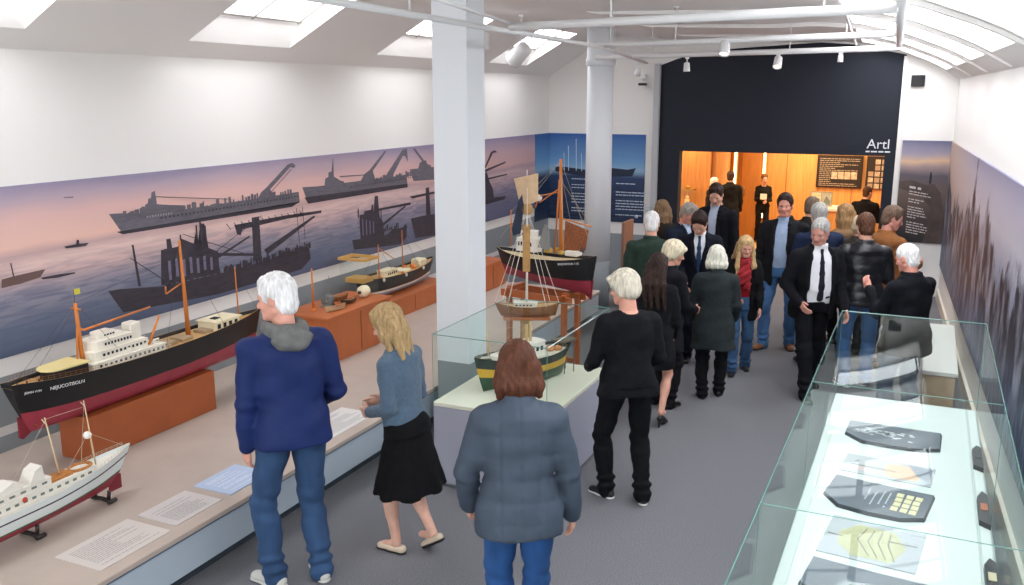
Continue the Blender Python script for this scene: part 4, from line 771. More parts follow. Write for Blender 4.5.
# ------------------------------------------------------------------ glass cases
GG = glass('case_glass', (.962, .985, .978), .15); EDGE = mat('glass_edge', '6f9a92', .15, spec=.8)
def glass_box(root, x0, x1, y0, y1, z0, z1, t=.008):
    for nm, a, b in (('glass_front', (x0, y0, z0), (x1, y0+t, z1)), ('glass_back', (x0, y1-t, z0), (x1, y1, z1)), ('glass_side', (x0, y0+t, z0), (x0+t, y1-t, z1)), ('glass_side', (x1-t, y0+t, z0), (x1, y1-t, z1)), ('glass_lid', (x0, y0, z1+.0005), (x1, y1, z1+t))):
        m = MB(); m.box(a, b); m.build(nm, GG, root)
    m = MB(); e = .0035
    z = z1+t/2
    for p, q in (((x0, y0), (x1, y0)), ((x1, y0), (x1, y1)), ((x1, y1), (x0, y1)), ((x0, y1), (x0, y0))): m.tube([(*p, z), (*q, z)], e, 4)
    for p in ((x0, y0), (x1, y0), (x1, y1), (x0, y1)): m.tube([(*p, z0), (*p, z1)], e*.7, 4)
    m.build('glass_edges', EDGE, root)
c = empty('glass_case', (-2.79, 6.34, 0), 0, 'square glass case on lilac grey base holding the yellow and green boat', 'glass case')
a, b = .465, .68
m = MB(); m.box((-a, -b, .03), (a, b, .64)); 
m.build('plinth', mat('lilac_grey', 'a9abb9', .6), c)
m = MB(); m.box((-a+.03, -b+.03, 0), (a-.03, b-.03, .03)); m.build('toe_kick', DADO, c)
m = MB(); m.box((-a, -b, .642), (a, b, .675), bev=.003); m.build('deck', mat('ivory_deck', 'e9e8d4', .5), c)
glass_box(c, -a, a, -b, b, .676, 1.20)
S = empty('model_ship', (-2.62, 6.78, .68), math.radians(-114), 'yellow and green striped fishing boat model inside the square glass case', 'model ship')
hb, dk, P = hull(.98, .36, .24, keel=lambda x: .02*x, sheer=lambda x: .07*(1.6*x-.6)**2, rs=.04, rb=.09, sf=3, bf=2.6, bands=((1, .44), (2, .70), (0, 1.)), bil=.33)
hb.build('hull', [mat('boat_dark_green', '2c3b38', .45), mat('boat_green', '1d4631', .4), mat('boat_yellow', 'd3a62c', .4), mat('boat_rail', '3a3f3b', .5)], S); dk.build('deck', mat('white_deck', 'd8d2c2', .5, var=.2, vscale=12), S)
m = MB(); house(m, .28, .52, .075, .08, .22, .33, 0, 1, 4, rnd=.4); m.box((.62, -.06, .22), (.78, .06, .29), 0, bev=.01); m.build('cabin', [WH, GL], S)
m = MB(); m.poly([(.60, -.11, .24), (.74, -.10, .25), (.72, .02, .30), (.62, .0, .30)], 0, .02); m.build('tarpaulin', WH, S); m = MB(); m.poly([(.80, -.02, .25), (.88, -.04, .27), (.86, .06, .30), (.80, .07, .12)], 0, .02); m.build('tarpaulin', WH, S)
for x, y in ((.56, .06), (.58, -.08), (.2, .02), (.24, -.06), (.14, .05)): m = MB(); m.lathe([(.03, 0), (.038, .02), (.02, .04), (.001, .045)], 10, at=(x, y, .22)); m.build('net', mat('orange_net', 'c98d5c', .8, var=.2, vscale=40), S)
m = MB(); m.tube([(.40, 0, .22), (.40, 0, .50)], .014, 8, r2=.010); m.tube([(.47, .03, .22), (.47, .03, .49)], .011, 8); m.tube([(.84, 0, .27), (.84, 0, .50)], .006, 6); m.build('masts', mat('mast_tan', 'c9a878', .5), S)
m = MB(); m.tube([(-.02, 0, .26), (.12, 0, .25)], .012, 6); m.poly([(-.08, -.05, .27), (.1, -.07, .27), (.1, .07, .27), (-.08, .05, .27)], 0, .015)
for x in (-.05, .06):
    for y in (-.05, .05): m.tube([(x, y, 0), (x, y, .27)], .005, 5)
m.build('stern_gantry', mat('grey_brown', '6f6658', .6), S)
m = MB()
for p_, q_ in (((.40, 0, .49), (.96, 0, .30)), ((.40, 0, .49), (.6, -.16, .25)), ((.40, 0, .49), (.2, -.16, .25)), ((.84, 0, .49), (.96, 0, .3)), ((.84, 0, .49), (.7, -.14, .26)), ((.84, 0, .49), (.4, 0, .48))): m.tube([p_, q_], .0016, 4)
m.build('rigging', ROPE, S)
# long case in the foreground
c = empty('glass_case', (0.01, 4.5, 0), 0, 'long glass case with white bed holding dark slate boat plaques', 'glass case')
x0, x1, y0, y1 = -.51, .48, -2.6, 2.7; ZD = .66
m = MB(); m.box((x0, y0, .04), (x1, y1, ZD-.04)); m.build('plinth', mat('case_grey', 'b9c2c6', .6), c)
m = MB(); m.box((x0+.04, y0+.04, 0), (x1-.04, y1-.04, .04)); m.build('toe_kick', DADO, c)
m = MB(); m.box((x0, y0, ZD-.038), (x1, y1, ZD), bev=.004); m.build('deck', mat('white_bed', 'c6d2cd', .6), c)
m = MB(); m.box((x0+.06, y0+.05, ZD+.001), (.405, y1-.06, ZD+.014), bev=.004); m.box((.415, y0+.05, ZD+.001), (x1-.012, y1-.06, ZD+.014), bev=.003); m.build('mounting_board', mat('white_board', 'd2ded9', .6), c)
glass_box(c, x0, x1, y0, y1, ZD+.001, 1.32)
m = MB()
for y in (-1.0, .75): m = MB(); m.tube([(x0, y, ZD), (x0, y, 1.33), (x1, y, 1.33), (x1, y, ZD)], .0025, 4); m.build('glass_joint', EDGE, c)
SL = mat('dark_slate', '43525f', .45, var=.18, vscale=9, bump=.2, bscale=40); SLE = mat('slate_edge', '27323b', .6)
PZ_ = ZD+.0145
def slate(x, y, w, h, rz, lab, sd, grp='slate plaques in the long case'):
    o = empty('slate_plaque', (x, y, PZ_), rz, lab, 'slate plaque', grp); r = random.Random(sd); n = 9; top = []; 
    for i in range(n): t = i/(n-1); top.append((-w/2+w*t, h/2-.02*h*math.sin(PI*t)))
    bot = [(w/2, -h*.30), (w*.30, -h*.46), (0, -h*.5), (-w*.30, -h*.46), (-w/2, -h*.16)]; pts = top+bot; th = .022
    m = MB(); k = len(pts); m.add([(a, b, 0) for a, b in pts]+[(a*.97, b*.97, th) for a, b in pts], [tuple(range(2*k-1, k-1, -1))] and [tuple(range(k, 2*k))[::-1]], 0)
    m.add([(a, b, 0) for a, b in pts]+[(a*.97, b*.97, th) for a, b in pts], [((i+1) % k, i, i+k, (i+1) % k+k) for i in range(k)], 1); m.build('stone', [SL, SLE], o)
    m = MB()
    if sd % 3 == 1:
        for i in range(34):
            a = r.gauss(-w*.12, w*.17); b = r.gauss(0, h*.10)
            if abs(a+w*.12) < w*.33 and abs(b) < h*.2: q = [(a+r.uniform(.008, .03)*math.cos(t), b+r.uniform(.006, .018)*math.sin(t), th+.0012) for t in np.linspace(0, 2*PI, 7)[:-1]]; m.poly(q, 0)
    elif sd % 3 == 2:
        for j, fx in enumerate((-.10, -.03, .04, .10)):
            for i in range(8):
                y_ = -h*.25+i*h*.065; m.add([(w*fx, y_, th+.001), (w*fx+.008, y_, th+.001), (w*fx+.008, y_+h*.045, th+.001), (w*fx, y_+h*.045, th+.001)], [(0, 1, 2, 3)], 0) if r.random() < .75 else None
        for i in range(3):
            for j in range(4): xx = w*(.17+.085*i)+r.uniform(-.003, .003); yy_ = -h*.28+j*h*.15; m.box((xx, yy_, th), (xx+w*.065, yy_+h*.12, th+.003), 1)
    else:
        for i in range(26):
            a = -w*.2+i*.012; m.add([(a, -h*.1, th+.001), (a+.004, -h*.1, th+.001), (a+.03+r.uniform(0, .03), h*.1+r.uniform(0, .05), th+.001), (a+.024, h*.1, th+.001)], [(0, 1, 2, 3)], 0)
    m.build('carving', [mat('pale_relief', 'c9d2d4', .6), mat('cream_relief', 'd9d5a8', .6)], o); return o
def photo_card(x, y, w, h, rz, lab, sd):
    o = empty('photo_card', (x, y, PZ_), rz, lab, 'photo card', 'clear photo cards in the long case'); r = random.Random(sd)
    m = MB(); m.box((-w/2, -h/2, 0), (w/2, h/2, .005)); m.build('card', mat('card_%d' % (sd % 2), ('8f9aa0', '9aa4a8')[sd % 2], .3), o); m = MB(); e = .0057
    if sd % 2:
        m.poly([(-w*.05, -h*.2, e), (.05*w, -h*.42, e), (w*.35, -h*.36, e), (w*.38, -h*.05, e), (w*.2, h*.40, e), (-w*.02, h*.3, e)], 0)
        m.poly([(w*.2, h*.45, e), (w*.47, h*.45, e), (w*.47, -h*.3, e), (w*.33, -h*.1, e+.0003)], 1); m.tube([(-w*.42, -h*.05, e), (w*.1, -h*.08, e)], .004, 4, 2); m.tube([(-w*.38, .02, e), (-w*.34, h*.2, e)], .003, 4, 2)
        m.add([(-w*.46, -h*.3, e), (-w*.1, -h*.35, e), (-w*.1, -h*.15, e), (-w*.46, -h*.12, e)], [(0, 1, 2, 3)], 3)
    else:
        m.poly([(-w*.33, -h*.2, e), (-w*.15, -h*.42, e), (w*.25, -h*.40, e), (w*.35, 0, e), (w*.2, h*.36, e), (-w*.2, h*.38, e), (-w*.36, h*.1, e)], 0)
        for k in range(4): m.tube([(-w*.1+k*.04, h*.3, e), (-w*.15+k*.05, 0, e), (w*.02+k*.04, -h*.35, e)], .003, 4, 2)
        m.tube([(-w*.47, 0, e), (-w*.3, -.01, e)], .004, 4, 2); m.tube([(w*.15, h*.1, e), (w*.45, h*.12, e)], .004, 4, 2)
    m.build('print', [mat('shell_%d' % (sd % 2), ('b4b58c', 'c9a98a')[sd % 2], .6, var=.1, vscale=30), mat('card_slate', '667584', .5), mat('card_lines', '7d7f72', .6), mat('card_pink', 'c9b5b4', .6)], o)
slate(-.055, 6.30, .60, .40, -.04, 'slate boat plaque with white relief, farthest in the long case', 1)
photo_card(-.06, 5.72, .52, .30, -.10, 'clear card with orange shell print between two slate plaques', 1)
slate(-.10, 5.22, .56, .44, -.15, 'slate boat plaque with carved lines and cream blocks in the long case', 2)
photo_card(-.09, 4.68, .47, .46, -.10, 'clear card with cream shell print, nearer than the carved slate plaque', 2)
slate(-.11, 4.14, .54, .42, -.12, 'slate boat plaque with streaked relief nearest the camera in the long case', 3)
photo_card(-.10, 3.6, .48, .42, -.08, 'clear card beyond the nearest slate plaque at the bottom edge', 4)
for k, (y, h_, lab) in enumerate(((6.12, .40, 'narrow black slate by the right glass, farthest of that row'), (5.32, .46, 'narrow black slate with orange mark by the right glass'), (4.5, .4, 'narrow slate by the right glass nearest the camera'))):
    o = empty('slate_strip', (.452, y, PZ_), 0, lab, 'slate', 'narrow slates along the right glass'); m = MB(); w = .055
    m.poly([(-w*.5, -h_*.4, 0), (w*.5, -h_*.5, 0), (w*.5, h_*.4, 0), (0, h_*.5, 0), (-w*.5, h_*.3, 0)], 0, .03); m.build('stone', mat('black_slate', '1c2226', .4), o)
    m = MB(); m.box((-.015, -h_*.1, .0305), (.02, h_*.1, .034)); m.build('mark', mat('mark_%d' % k, ('39444a', 'b06a48', 'c9c2a0')[k], .6), o)
# ------------------------------------------------------------------ track rails, lamps, fittings
TR = empty('ceiling_track', (-1.5, 8, 3.4), 0, 'white ceiling track of crossing rails hung under the vault', 'lighting track')
def pipe(name, pts, r, lab, cat='lighting track', grp=None, hang=()):
    o = TR; O = Vector((1.5, -8, -3.4)); m = MB(); m.tube([Vector(p)+O for p in pts], r, 8); m.build('rail', TRIMW, o)
    for h in hang:
        q = Vector(h)+O; m = MB(); u = (h[0]-XL)/(xr(h[1])-XL); top = vz(max(0, min(1, u)))-h[2]; m.tube([q, q+Vector((0, 0, top))], .006, 6); m.lathe([(.025, top-.015), (.025, top)], 12, at=tuple(q)); m.build('hanger', TRIMW, o)

pipe('track_rail', [(-2.65, 5.75, 3.40), (-.22, 5.35, 3.40)], .028, 'cross rail of the white ceiling track nearest the camera', hang=[(-1.9, 5.63, 3.40), (-.6, 5.42, 3.40)])
pipe('track_rail', [(-3.02, 8.55, 3.42), (-.33, 7.95, 3.42)], .026, 'middle cross rail of the white ceiling track', hang=[(-2.2, 8.37, 3.42), (-.7, 8.03, 3.42)])
pipe('track_rail', [(-4.0, 11.3, 3.42), (-.40, 10.3, 3.42)], .030, 'cross rail of the white ceiling track in front of the dark wall', hang=[(-3.2, 11.08, 3.42), (-1.5, 10.6, 3.42)])
pipe('track_rail', [(-.19, 5.0, 3.43), (-.38, 10.3, 3.45)], .03, 'lengthwise rail joining the right ends of the cross rails', hang=[(-.25, 6.5, 3.43)])
pipe('track_rail', [(-.46, 4.4, 3.46), (-.80, 10.4, 3.47)], .012, 'thin lengthwise rail left of the joining rail')
pipe('track_rail', [(-2.70, 3.2, 3.40), (-2.95, 8.5, 3.40), (-4.0, 13.6, 3.42)], .020, 'long rail running along the columns under the rooflights', hang=[(-2.75, 4.6, 3.40), (-3.1, 9.2, 3.40)])
pipe('track_rail', [(-2.2, 3.6, 3.42), (-2.65, 5.75, 3.42)], .012, 'short thin rail left of the nearest cross rail')
def spot(loc, lab, aim=(0, 0, -1), s=1., drop=.12):
    o = empty('spotlight', loc, 0, lab, 'spotlight', 'spotlights on the ceiling track'); m = MB(); m.tube([(0, 0, 0), (0, 0, -drop)], .006, 6); m.box((-.02, -.02, -.02), (.02, .02, .0)); m.build('stem', TRIMW, o)
    q = Vector((0, 0, -1)).rotation_difference(Vector(aim).normalized()).to_matrix().to_4x4(); M = Matrix.Translation((0, 0, -drop)) @ q
    m = MB(); m.lathe([(.02*s, .05*s), (.042*s, .04*s), (.048*s, -.06*s), (.05*s, -.08*s), (.044*s, -.08*s), (.03*s, -.02*s)], 18, 0, M); m.build('lamp_head', TRIMW, o)
    m = MB(); m.lathe([(.001, -.062*s), (.043*s, -.064*s), (.043*s, -.068*s), (.001, -.07*s)], 16, 0, M); m.build('lens', mat('lamp_lens', 'fff4e0', .3, emit='fff1dc', estr=2.5), o); return o
spot((-2.72, 10.92, 3.39), 'small can spotlight on the rail before the dark wall, left part', (0, .1, -1), .8, .10)
spot((-1.62, 10.62, 3.39), 'round spotlight below the rail near the middle of the dark wall', (.0, -.5, -.8), 1.0, .07)
spot((-1.72, 8.25, 3.39), 'round white spotlight hanging above the middle cross rail', (0, -.4, -.9), 1.0, .02)
spot((-.95, 10.45, 3.39), 'tiny spotlight on the rail before the dark wall, right part', (0, 0, -1), .6, .05)
spot((-4.45, 9.95, 3.86), 'large white spotlight hung from the sloping ceiling between the two columns', (-.7, .3, -.5), 2.1, .42)
spot((-4.62, 9.3, 3.86), 'white can spotlight hung from the sloping ceiling right behind the square column', (0, -.1, -1), 1.5, .30)
spot((-3.95, 13.0, 3.40), 'small white spotlight on the long rail beside the dark wall', (-.4, .6, -.7), .9, .10)
cm = empty('wall_speaker', (-.24, YB-.001, 3.15), 0, 'small black square speaker high on the white end wall', 'speaker')
m = MB(); m.box((-.09, -.06, -.08), (.09, 0, .08), bev=.008); m.build('body', mat('black_plastic', '141416', .5), cm); m = MB(); m.box((-.075, -.064, -.065), (.075, -.061, .065)); m.build('grille', mat('grille', '232326', .8, var=.3, vscale=200), cm)
cm = empty('wall_camera', (-4.32, YB-.001, 3.20), 0, 'small white wall fitting with black lens left of the dark wall', 'camera')
m = MB(); m.box((-.04, -.12, 0), (.04, 0, .08), bev=.01); m.tube([(0, -.06, .0), (0, -.10, -.06)], .012, 6); m.build('body', TRIMW, cm); m = MB(); m.box((-.06, -.18, -.10), (.06, -.06, -.06), bev=.01); m.build('lens', mat('black_plastic', '141416', .5), cm)
sg = tag(lettering('Artl', .20, None, (-.70, YB-.004, 2.17), (PI/2, 0, 0), mat('sign_white', 'dfe3e6', .5), .003), 'white lettering on the dark wall above the opening corner', 'sign')

m = MB(); text_lines(m, 0, (-.87, YB-.005, 2.135), (1, 0, 0), .34, [1], .022, .03, seed=3); tag(m.build('wall_sign', mat('sign_white', 'dfe3e6', .5), None, 'tiny line of pale lettering under the large white word'), None, 'sign')
sg.name = 'large_wall_sign'
# ------------------------------------------------------------------ people
def unit(v):
    v = np.array(v, float); return v/np.linalg.norm(v)
def rotz(a):
    c, s = math.cos(a), math.sin(a); return np.array([[c, -s, 0], [s, c, 0], [0, 0, 1.]])
def rotx(a):
    c, s = math.cos(a), math.sin(a); return np.array([[1., 0, 0], [0, c, -s], [0, s, c]])
def roty(a):
    c, s = math.cos(a), math.sin(a); return np.array([[c, 0, s], [0, 1., 0], [-s, 0, c]])
SKIN = {}
def skin(tone):
    return mat('skin_'+tone, tone, .5, var=.10, vscale=14, bump=.15, bscale=90)
LIP = lambda: mat('lips', 'bd7a6c', .45)
def cloth(c, kind='wool'):
    if kind == 'denim': return mat('denim_'+c, c, .85, var=.22, vscale=9, bump=.35, bscale=300, stretch=(1, 1, .35))
    if kind == 'leather': return mat('leather_'+c, c, .32, var=.2, vscale=12, bump=.3, bscale=25)
    if kind == 'nylon': return mat('nylon_'+c, c, .68, spec=.3, var=.1, vscale=6, bump=.3, bscale=20)
    if kind == 'knit': return mat('knit_'+c, c, .9, var=.12, vscale=50, bump=.5, bscale=220, sheen=.15)
    return mat('wool_'+c, c, .9, var=.12, vscale=25, bump=.3, bscale=160, spec=.18)
def hairm(c):
    return mat('hair_'+c, c, .62, spec=.25, var=.30, vscale=34, bump=.8, bscale=42, stretch=(1.6, 1.6, .16))

def person(sp):
    """builds one posed figure; local frame: faces +Y, right hand +X, feet on z=0"""
    g = sp.get; H = sp['H']; s = H/1.75; W = g('w', 1.0); fem = g('fem', False); hq = g('hq', 1.0)
    root = empty('person', (sp['pos'][0], sp['pos'][1], g('z', 0)), math.radians(sp['face']), sp['label'], 'person', g('group'))
    vx = .011*hq
    # --- skeleton
    lean = math.radians(g('lean', 3)); tw = math.radians(g('twist', 0)); side = math.radians(g('side', 0))
    hip = np.array([g('hipx', 0)*s, g('hipy', 0)*s, (.95-g('crouch', 0))*s])
    RT = rotz(tw) @ roty(side) @ rotx(-lean)
    T4 = np.eye(4); T4[:3, :3] = RT; T4[:3, 3] = hip-RT @ np.array([0, 0, .95*s])   # torso space -> person space
    tp = lambda x, y, z: (T4 @ np.array([x*s, y*s, z*s, 1]))[:3]
    shw = (.158 if fem else .182)*W
    sh = {i: tp(i*shw, -.012, 1.378) for i in (-1, 1)}
    neck = tp(0, -.012, 1.47)
    hy, hp, hr = [math.radians(a) for a in (list(g('head', (0, 0)))+[0, 0, 0])[:3]]
    RH = RT @ rotz(hy) @ rotx(-hp) @ roty(hr)
    hc = neck+RT @ np.array([0, .022*s, .06*s])+RH @ np.array([0, .012, .10])*s*1.0
    hs = s*g('hs', 1.0)
    HF = RH.T   # rows = axes
    h_ = lambda x, y, z: hc+RH @ np.array([x, y, z])*hs
    arms = {}
    for i, key in ((-1, 'L'), (1, 'R')):
        u, f = g('arm'+key, ((.12, .02, -1), (.05, .15, -1)))[:2]
        hd = (list(g('arm'+key, (0, 0)))+[None, None])[2] if len(g('arm'+key, (0, 0))) > 2 else None
        U = unit([u[0]*i, u[1], u[2]]); Fd = unit([f[0]*i, f[1], f[2]])
        el = sh[i]+U*.29*s; wr = el+Fd*.255*s
        Hd = unit([hd[0]*i, hd[1], hd[2]]) if hd is not None else unit(Fd*1.0+np.array([0, .12, 0]))
        arms[i] = (sh[i], el, wr, Hd)
    legs = {}
    for i, key in ((-1, 'L'), (1, 'R')):
        ft = list(g('foot'+key, (.10, 0, 0, 0)))+[0]*4
        fx, fy, fyaw, lift = ft[:4]; fyaw = math.radians(fyaw)*i; pitch = math.radians(ft[4])
        hj = hip+np.array([i*.088*s*W**.5, 0, -.06*s]); Rf = rotz(-fyaw)
        an = np.array([i*fx*s, fy*s, (.085+lift)*s])
        heel = g('heel', 0)
        if heel: an[2] += heel
        d = an-hj; D = np.linalg.norm(d); l1, l2 = .425*s, .40*s
        if D > (l1+l2)*.995: l1, l2 = D*.515, D*.487
        a = (l1*l1-l2*l2+D*D)/(2*D); hh = math.sqrt(max(l1*l1-a*a, 0)); dn = d/D
        fwd = Rf @ np.array([0, 1, 0]); pf = unit(fwd-dn*(fwd @ dn)); kn = hj+dn*a+pf*hh
        legs[i] = (hj, kn, an, Rf, pitch)
    # --- measures
    cw = (.150 if fem else .172)*W*s; cd = (.105 if fem else .118)*g('dep', W)*s; ww = (.125 if fem else .150)*W*s; wd = (.098 if fem else .115)*g('dep', W)*s
    hw = (.172 if fem else .165)*W*s; hdp = .118*g('dep', W)*s
    z_ = lambda z: z*s
    bel = g('belly', 0)*s
    def torso_rows(e=0., hem=.93, flare=0., top=1.46):
        R = [(1.46, .068, .066, -.012), (1.435, .098, .08, -.014), (1.40, .138, .094, -.012), (1.34, .160, .106, -.002), (1.27, .165, .112, .002), (1.2, .158, .112, .004), (1.08, .150, .112, .004), (.97, .165, .12, 0), (.88, .172, .124, -.006), (.75, .176, .124, -.004), (.4, .18, .13, 0)]
        out = []
        for z, rx, ry, y0 in R:
            k = W
            if fem:
                rx *= .92; ry *= .96
                if 1.15 < z < 1.35: ry *= 1.06; y0 += .006
                if 1.0 < z < 1.15: rx *= .94
                if z <= .97: rx *= 1.07
            b = bel*max(0, 1-abs(z-1.08)/.22)
            f = flare*max(0, (1.05-z))
            out.append((z*s, (rx*k+f)*s+e, (ry*g('dep', k)+f*.8)*s+e+b*.5, y0*s+b*.5))
        zz = [r[0] for r in out][::-1]
        def at(z): return [float(np.interp(z, zz, [r[i] for r in out][::-1])) for i in (1, 2, 3)]
        rows = [r for r in out if hem*s+.01 < r[0] < top*s-.005]
        rows += [(hem*s, *at(hem*s)), (top*s, *at(top*s))]
        return rows
    # --- body: one continuous mesh (trunk and limbs, head, hands)
    sk = skin(g('skin', 'd9a48c'))
    B = Sdf(vx*1.15)
    B.prof([(r[0], r[1]-.012, r[2]-.012, r[3]) for r in torso_rows(0, .86, 0, 1.45)], .03, T=T4)
    B.cone(tp(-shw*.7, -.01, 1.375), tp(shw*.7, -.01, 1.375), .05*s, .05*s, .03)
    B.cone(neck-RT @ np.array([0, 0, .03])*s, h_(0, -.012, -.06), .060*s*W**.5, .054*s*W**.5, .02)
    lr = (.078 if fem else .08)*s*W**.5
    for i in (-1, 1):
        a, e, w, hd = arms[i]; B.cone(a, e, .046*s, .038*s, .03); B.cone(e, w, .038*s, .025*s, .02)
        hj, kn, an, Rf, pt = legs[i]; B.cone(hj, kn, lr, .052*s, .04); B.cone(kn, an, .05*s, .033*s, .02)
        calf = kn+(an-kn)*.3-Rf @ np.array([0, .016, 0])*s; B.cone(calf, kn+(an-kn)*.5, .047*s, .038*s, .03)
        if g('barelegs'):
            B.cone(an-np.array([0, 0, .02]), an+Rf @ np.array([0, .11, -.05])*s, .03*s, .026*s, .02)
    V, Q = B.mesh(); V = relax(V, Q, 1); bodyparts = [(V, Q, 0)]
    # head
    E = Sdf(.0052*max(1, hq*.9)*hs/1.0)
    E.ell(h_(0, -.012, .034), np.array([.0765, .097, .092])*hs, .02, F=HF)
    jw = .90 if fem else 1.0
    E.ell(h_(0, .022, -.030), np.array([.060*jw, .070, .082])*hs, .03, F=HF)
    E.cone(h_(-.02*jw, .062, -.092), h_(.02*jw, .062, -.092), .022*hs, .022*hs, .025)
    E.cone(h_(-.055*jw, .0, -.06), h_(-.02, .055, -.088), .02*hs, .02*hs, .025); E.cone(h_(.055*jw, .0, -.06), h_(.02, .055, -.088), .02*hs, .02*hs, .025)
    E.ell(h_(-.040, .058, -.028), np.array([.020, .018, .02])*hs, .03, F=HF); E.ell(h_(.040, .058, -.028), np.array([.020, .018, .02])*hs, .03, F=HF)
    E.cone(h_(-.036, .070, .020), h_(.036, .070, .020), .014*hs, .014*hs, .02)
    for i in (-1, 1): E.ell(h_(i*.031, .092, .000), np.array([.016, .014, .0095])*hs, .012, '-', F=HF)
    E.cone(h_(0, .078, .012), h_(0, .106, -.030), .009*hs, .0125*hs, .012)
    for i in (-1, 1): E.ell(h_(i*.012, .096, -.034), np.array([.009, .011, .008])*hs, .008, F=HF)
    E.cone(h_(-.018, .080, -.057), h_(.018, .080, -.057), .0085*hs, .0085*hs, .01)
    E.cone(h_(-.015, .079, -.068), h_(.015, .079, -.068), .0085*hs, .0085*hs, .008)
    E.cone(h_(-.016, .0945, -.0625), h_(.016, .0945, -.0625), .0025*hs, .0025*hs, .003, '-')
    for i in (-1, 1):
        E.ell(h_(i*.078, -.008, -.008), np.array([.009, .019, .031])*hs, .008, F=HF @ rotz(i*.35)); E.ell(h_(i*.088, -.002, -.004), np.array([.007, .010, .016])*hs, .005, '-', F=HF)
    E.cone(h_(0, -.02, -.05), neck-RT @ np.array([0, 0, .02])*s, .052*s*W**.5, .058*s*W**.5, .02)
    V, Q = E.mesh(); L = (V-hc) @ RH/hs; C = L[Q].mean(1)
    mi = ((np.abs(C[:, 0]) < .024) & (C[:, 1] > .077) & (np.abs(C[:, 2]+.0625) < .0115)).astype(int)
    bodyparts.append((V, Q, mi))
    # hands
    for i, key in ((-1, 'L'), (1, 'R')):
        if key in g('nohand', ''): continue
        a, e, w, hd = arms[i]; mode = g('hand'+key, 'relax')
        up = g('palm'+key)
        y = hd; n = np.array(up, float) if up is not None else np.array([-i*1., .15, 0])     # palm faces n
        n = unit(n-y*(n @ y)); x = np.cross(y, n)*1.0     # x across the palm
        fr = np.cross(y, n)
        if (fr @ np.array([0, 1., .3])) < 0 and up is None: fr = -fr
        if up is not None and g('thumb'+key) is not None and fr @ np.array(g('thumb'+key), float) < 0: fr = -fr
        G = Sdf(.0042 if hq < 1.3 else .0065); q = s*.98
        pt = lambda u, v, t: w+(fr*u+y*v+n*t)*q
        G.cone(pt(0, -.03, 0), pt(0, .02, 0), .024*q, .025*q, .01)
        Fh = np.array([fr, y, n])
        G.ell(pt(.0, .05, .0), np.array([.040, .052, .0165])*q, .012, F=Fh)
        G.cone(pt(-.026, .07, 0), pt(.026, .075, 0), .0135*q, .0135*q, .012)
        c0 = {'relax': .35, 'fist': 1.25, 'flat': .08, 'grip': .95}[mode]
        for j, (u, ln) in enumerate(((.029, .070), (.0098, .078), (-.0098, .073), (-.028, .058))):
            c = c0*(1+.12*j); p = pt(u, .078, 0); seg = ln
            d1 = y*math.cos(c*.6)+n*math.sin(c*.6)+fr*(u*1.6); d2 = y*math.cos(c*1.5)+n*math.sin(c*1.5)+fr*(u*.8); d3 = y*math.cos(c*2.2)+n*math.sin(c*2.2)
            a1 = p+unit(d1)*seg*.45*q; a2 = a1+unit(d2)*seg*.32*q; a3 = a2+unit(d3)*seg*.24*q
            G.cone(p, a1, .0096*q, .0086*q, .004); G.cone(a1, a2, .0086*q, .0078*q, .003); G.cone(a2, a3, .0078*q, .0066*q, .003)
        b0 = pt(.022, .012, .004); b1 = pt(.05, .045, .014); b2 = pt(.056 if c0 < .6 else .035, .078, .022 if c0 < .6 else .038)
        G.cone(b0, b1, .014*q, .0112*q, .008); G.cone(b1, b2, .0108*q, .0085*q, .004)
        V, Q = G.mesh(); bodyparts.append((V, Q, 0))
    body = npmesh('body', bodyparts, [sk, LIP()], root)
    # eyes and brows
    if g('face', True):
        ey = MB()
        for i in (-1, 1):
            c = h_(i*.031, .0718, .000); r = .0108*hs
            M = Matrix.Translation(Vector(c)) @ Matrix(RH.tolist()).to_4x4()
            ey.lathe([(r*math.sin(PI*k/8)+1e-5, -r*math.cos(PI*k/8)) for k in range(9)], 10, 0, M)
            ey.lathe([(.0068*hs, -.0005), (.0066*hs, .0014), (.0001, .0016)], 10, 1, M @ Matrix.Translation((0, r-.0006, -.001)) @ Matrix.Rotation(-PI/2, 4, 'X'))
        ey.build('eyes', [mat('eye_white', 'e8e2dc', .3), mat('iris', '2c2520', .2)], root)
        br = Sdf(.0045*max(1, hq))
        for i in (-1, 1): br.cone(h_(i*.016, .084, .022), h_(i*.046, .071, .024), .0042*hs, .003*hs, .004)
        V, Q = br.mesh(); npmesh('eyebrows', [(V, Q, 0)], hairm(g('brow', g('hair')[1])), root)
    # --- hair
    style, hcol = g('hair')[:2]
    Hs = Sdf(.0065*max(1, hq)*hs); ln = g('hairlen', .18)
    if style in ('short', 'crop', 'bald'):
        e = .013 if style == 'short' else .006
        Hs.ell(h_(0, -.014, .038), np.array([.0765+e*.8, .097+e*.8, .092+e])*hs, .01, F=HF)
        Hs.ell(h_(0, -.045, -.035), np.array([.062+e*.6, .055+e, .075])*hs, .02, F=HF)
        if style == 'short': Hs.cone(h_(-.04, .045, .105), h_(.045, .05, .108), .016*hs, .018*hs, .025)
        Hs.ell(h_(0, .118, -.030), np.array([.100, .094, .118])*hs, .012, '-', F=HF)
        for i in (-1, 1): Hs.ell(h_(i*.088, .005, -.02), np.array([.03, .024, .036])*hs, .006, '-', F=HF)
        Hs.ell(h_(0, -.02, -.135), np.array([.12, .12, .045])*hs, .01, '-', F=HF)
        if style == 'bald': Hs.ell(h_(0, .03, .13), np.array([.075, .11, .05])*hs, .015, '-', F=HF)
    elif style == 'bobshort':
        Hs.ell(h_(0, -.018, .036), np.array([.098, .118, .106])*hs, .01, F=HF)
        Hs.ell(h_(0, -.055, -.03), np.array([.094, .072, .072])*hs, .03, F=HF)
        for i in (-1, 1): Hs.cone(h_(i*.075, .02, .03), h_(i*.078, -.01, -.045), .026*hs, .02*hs, .02)
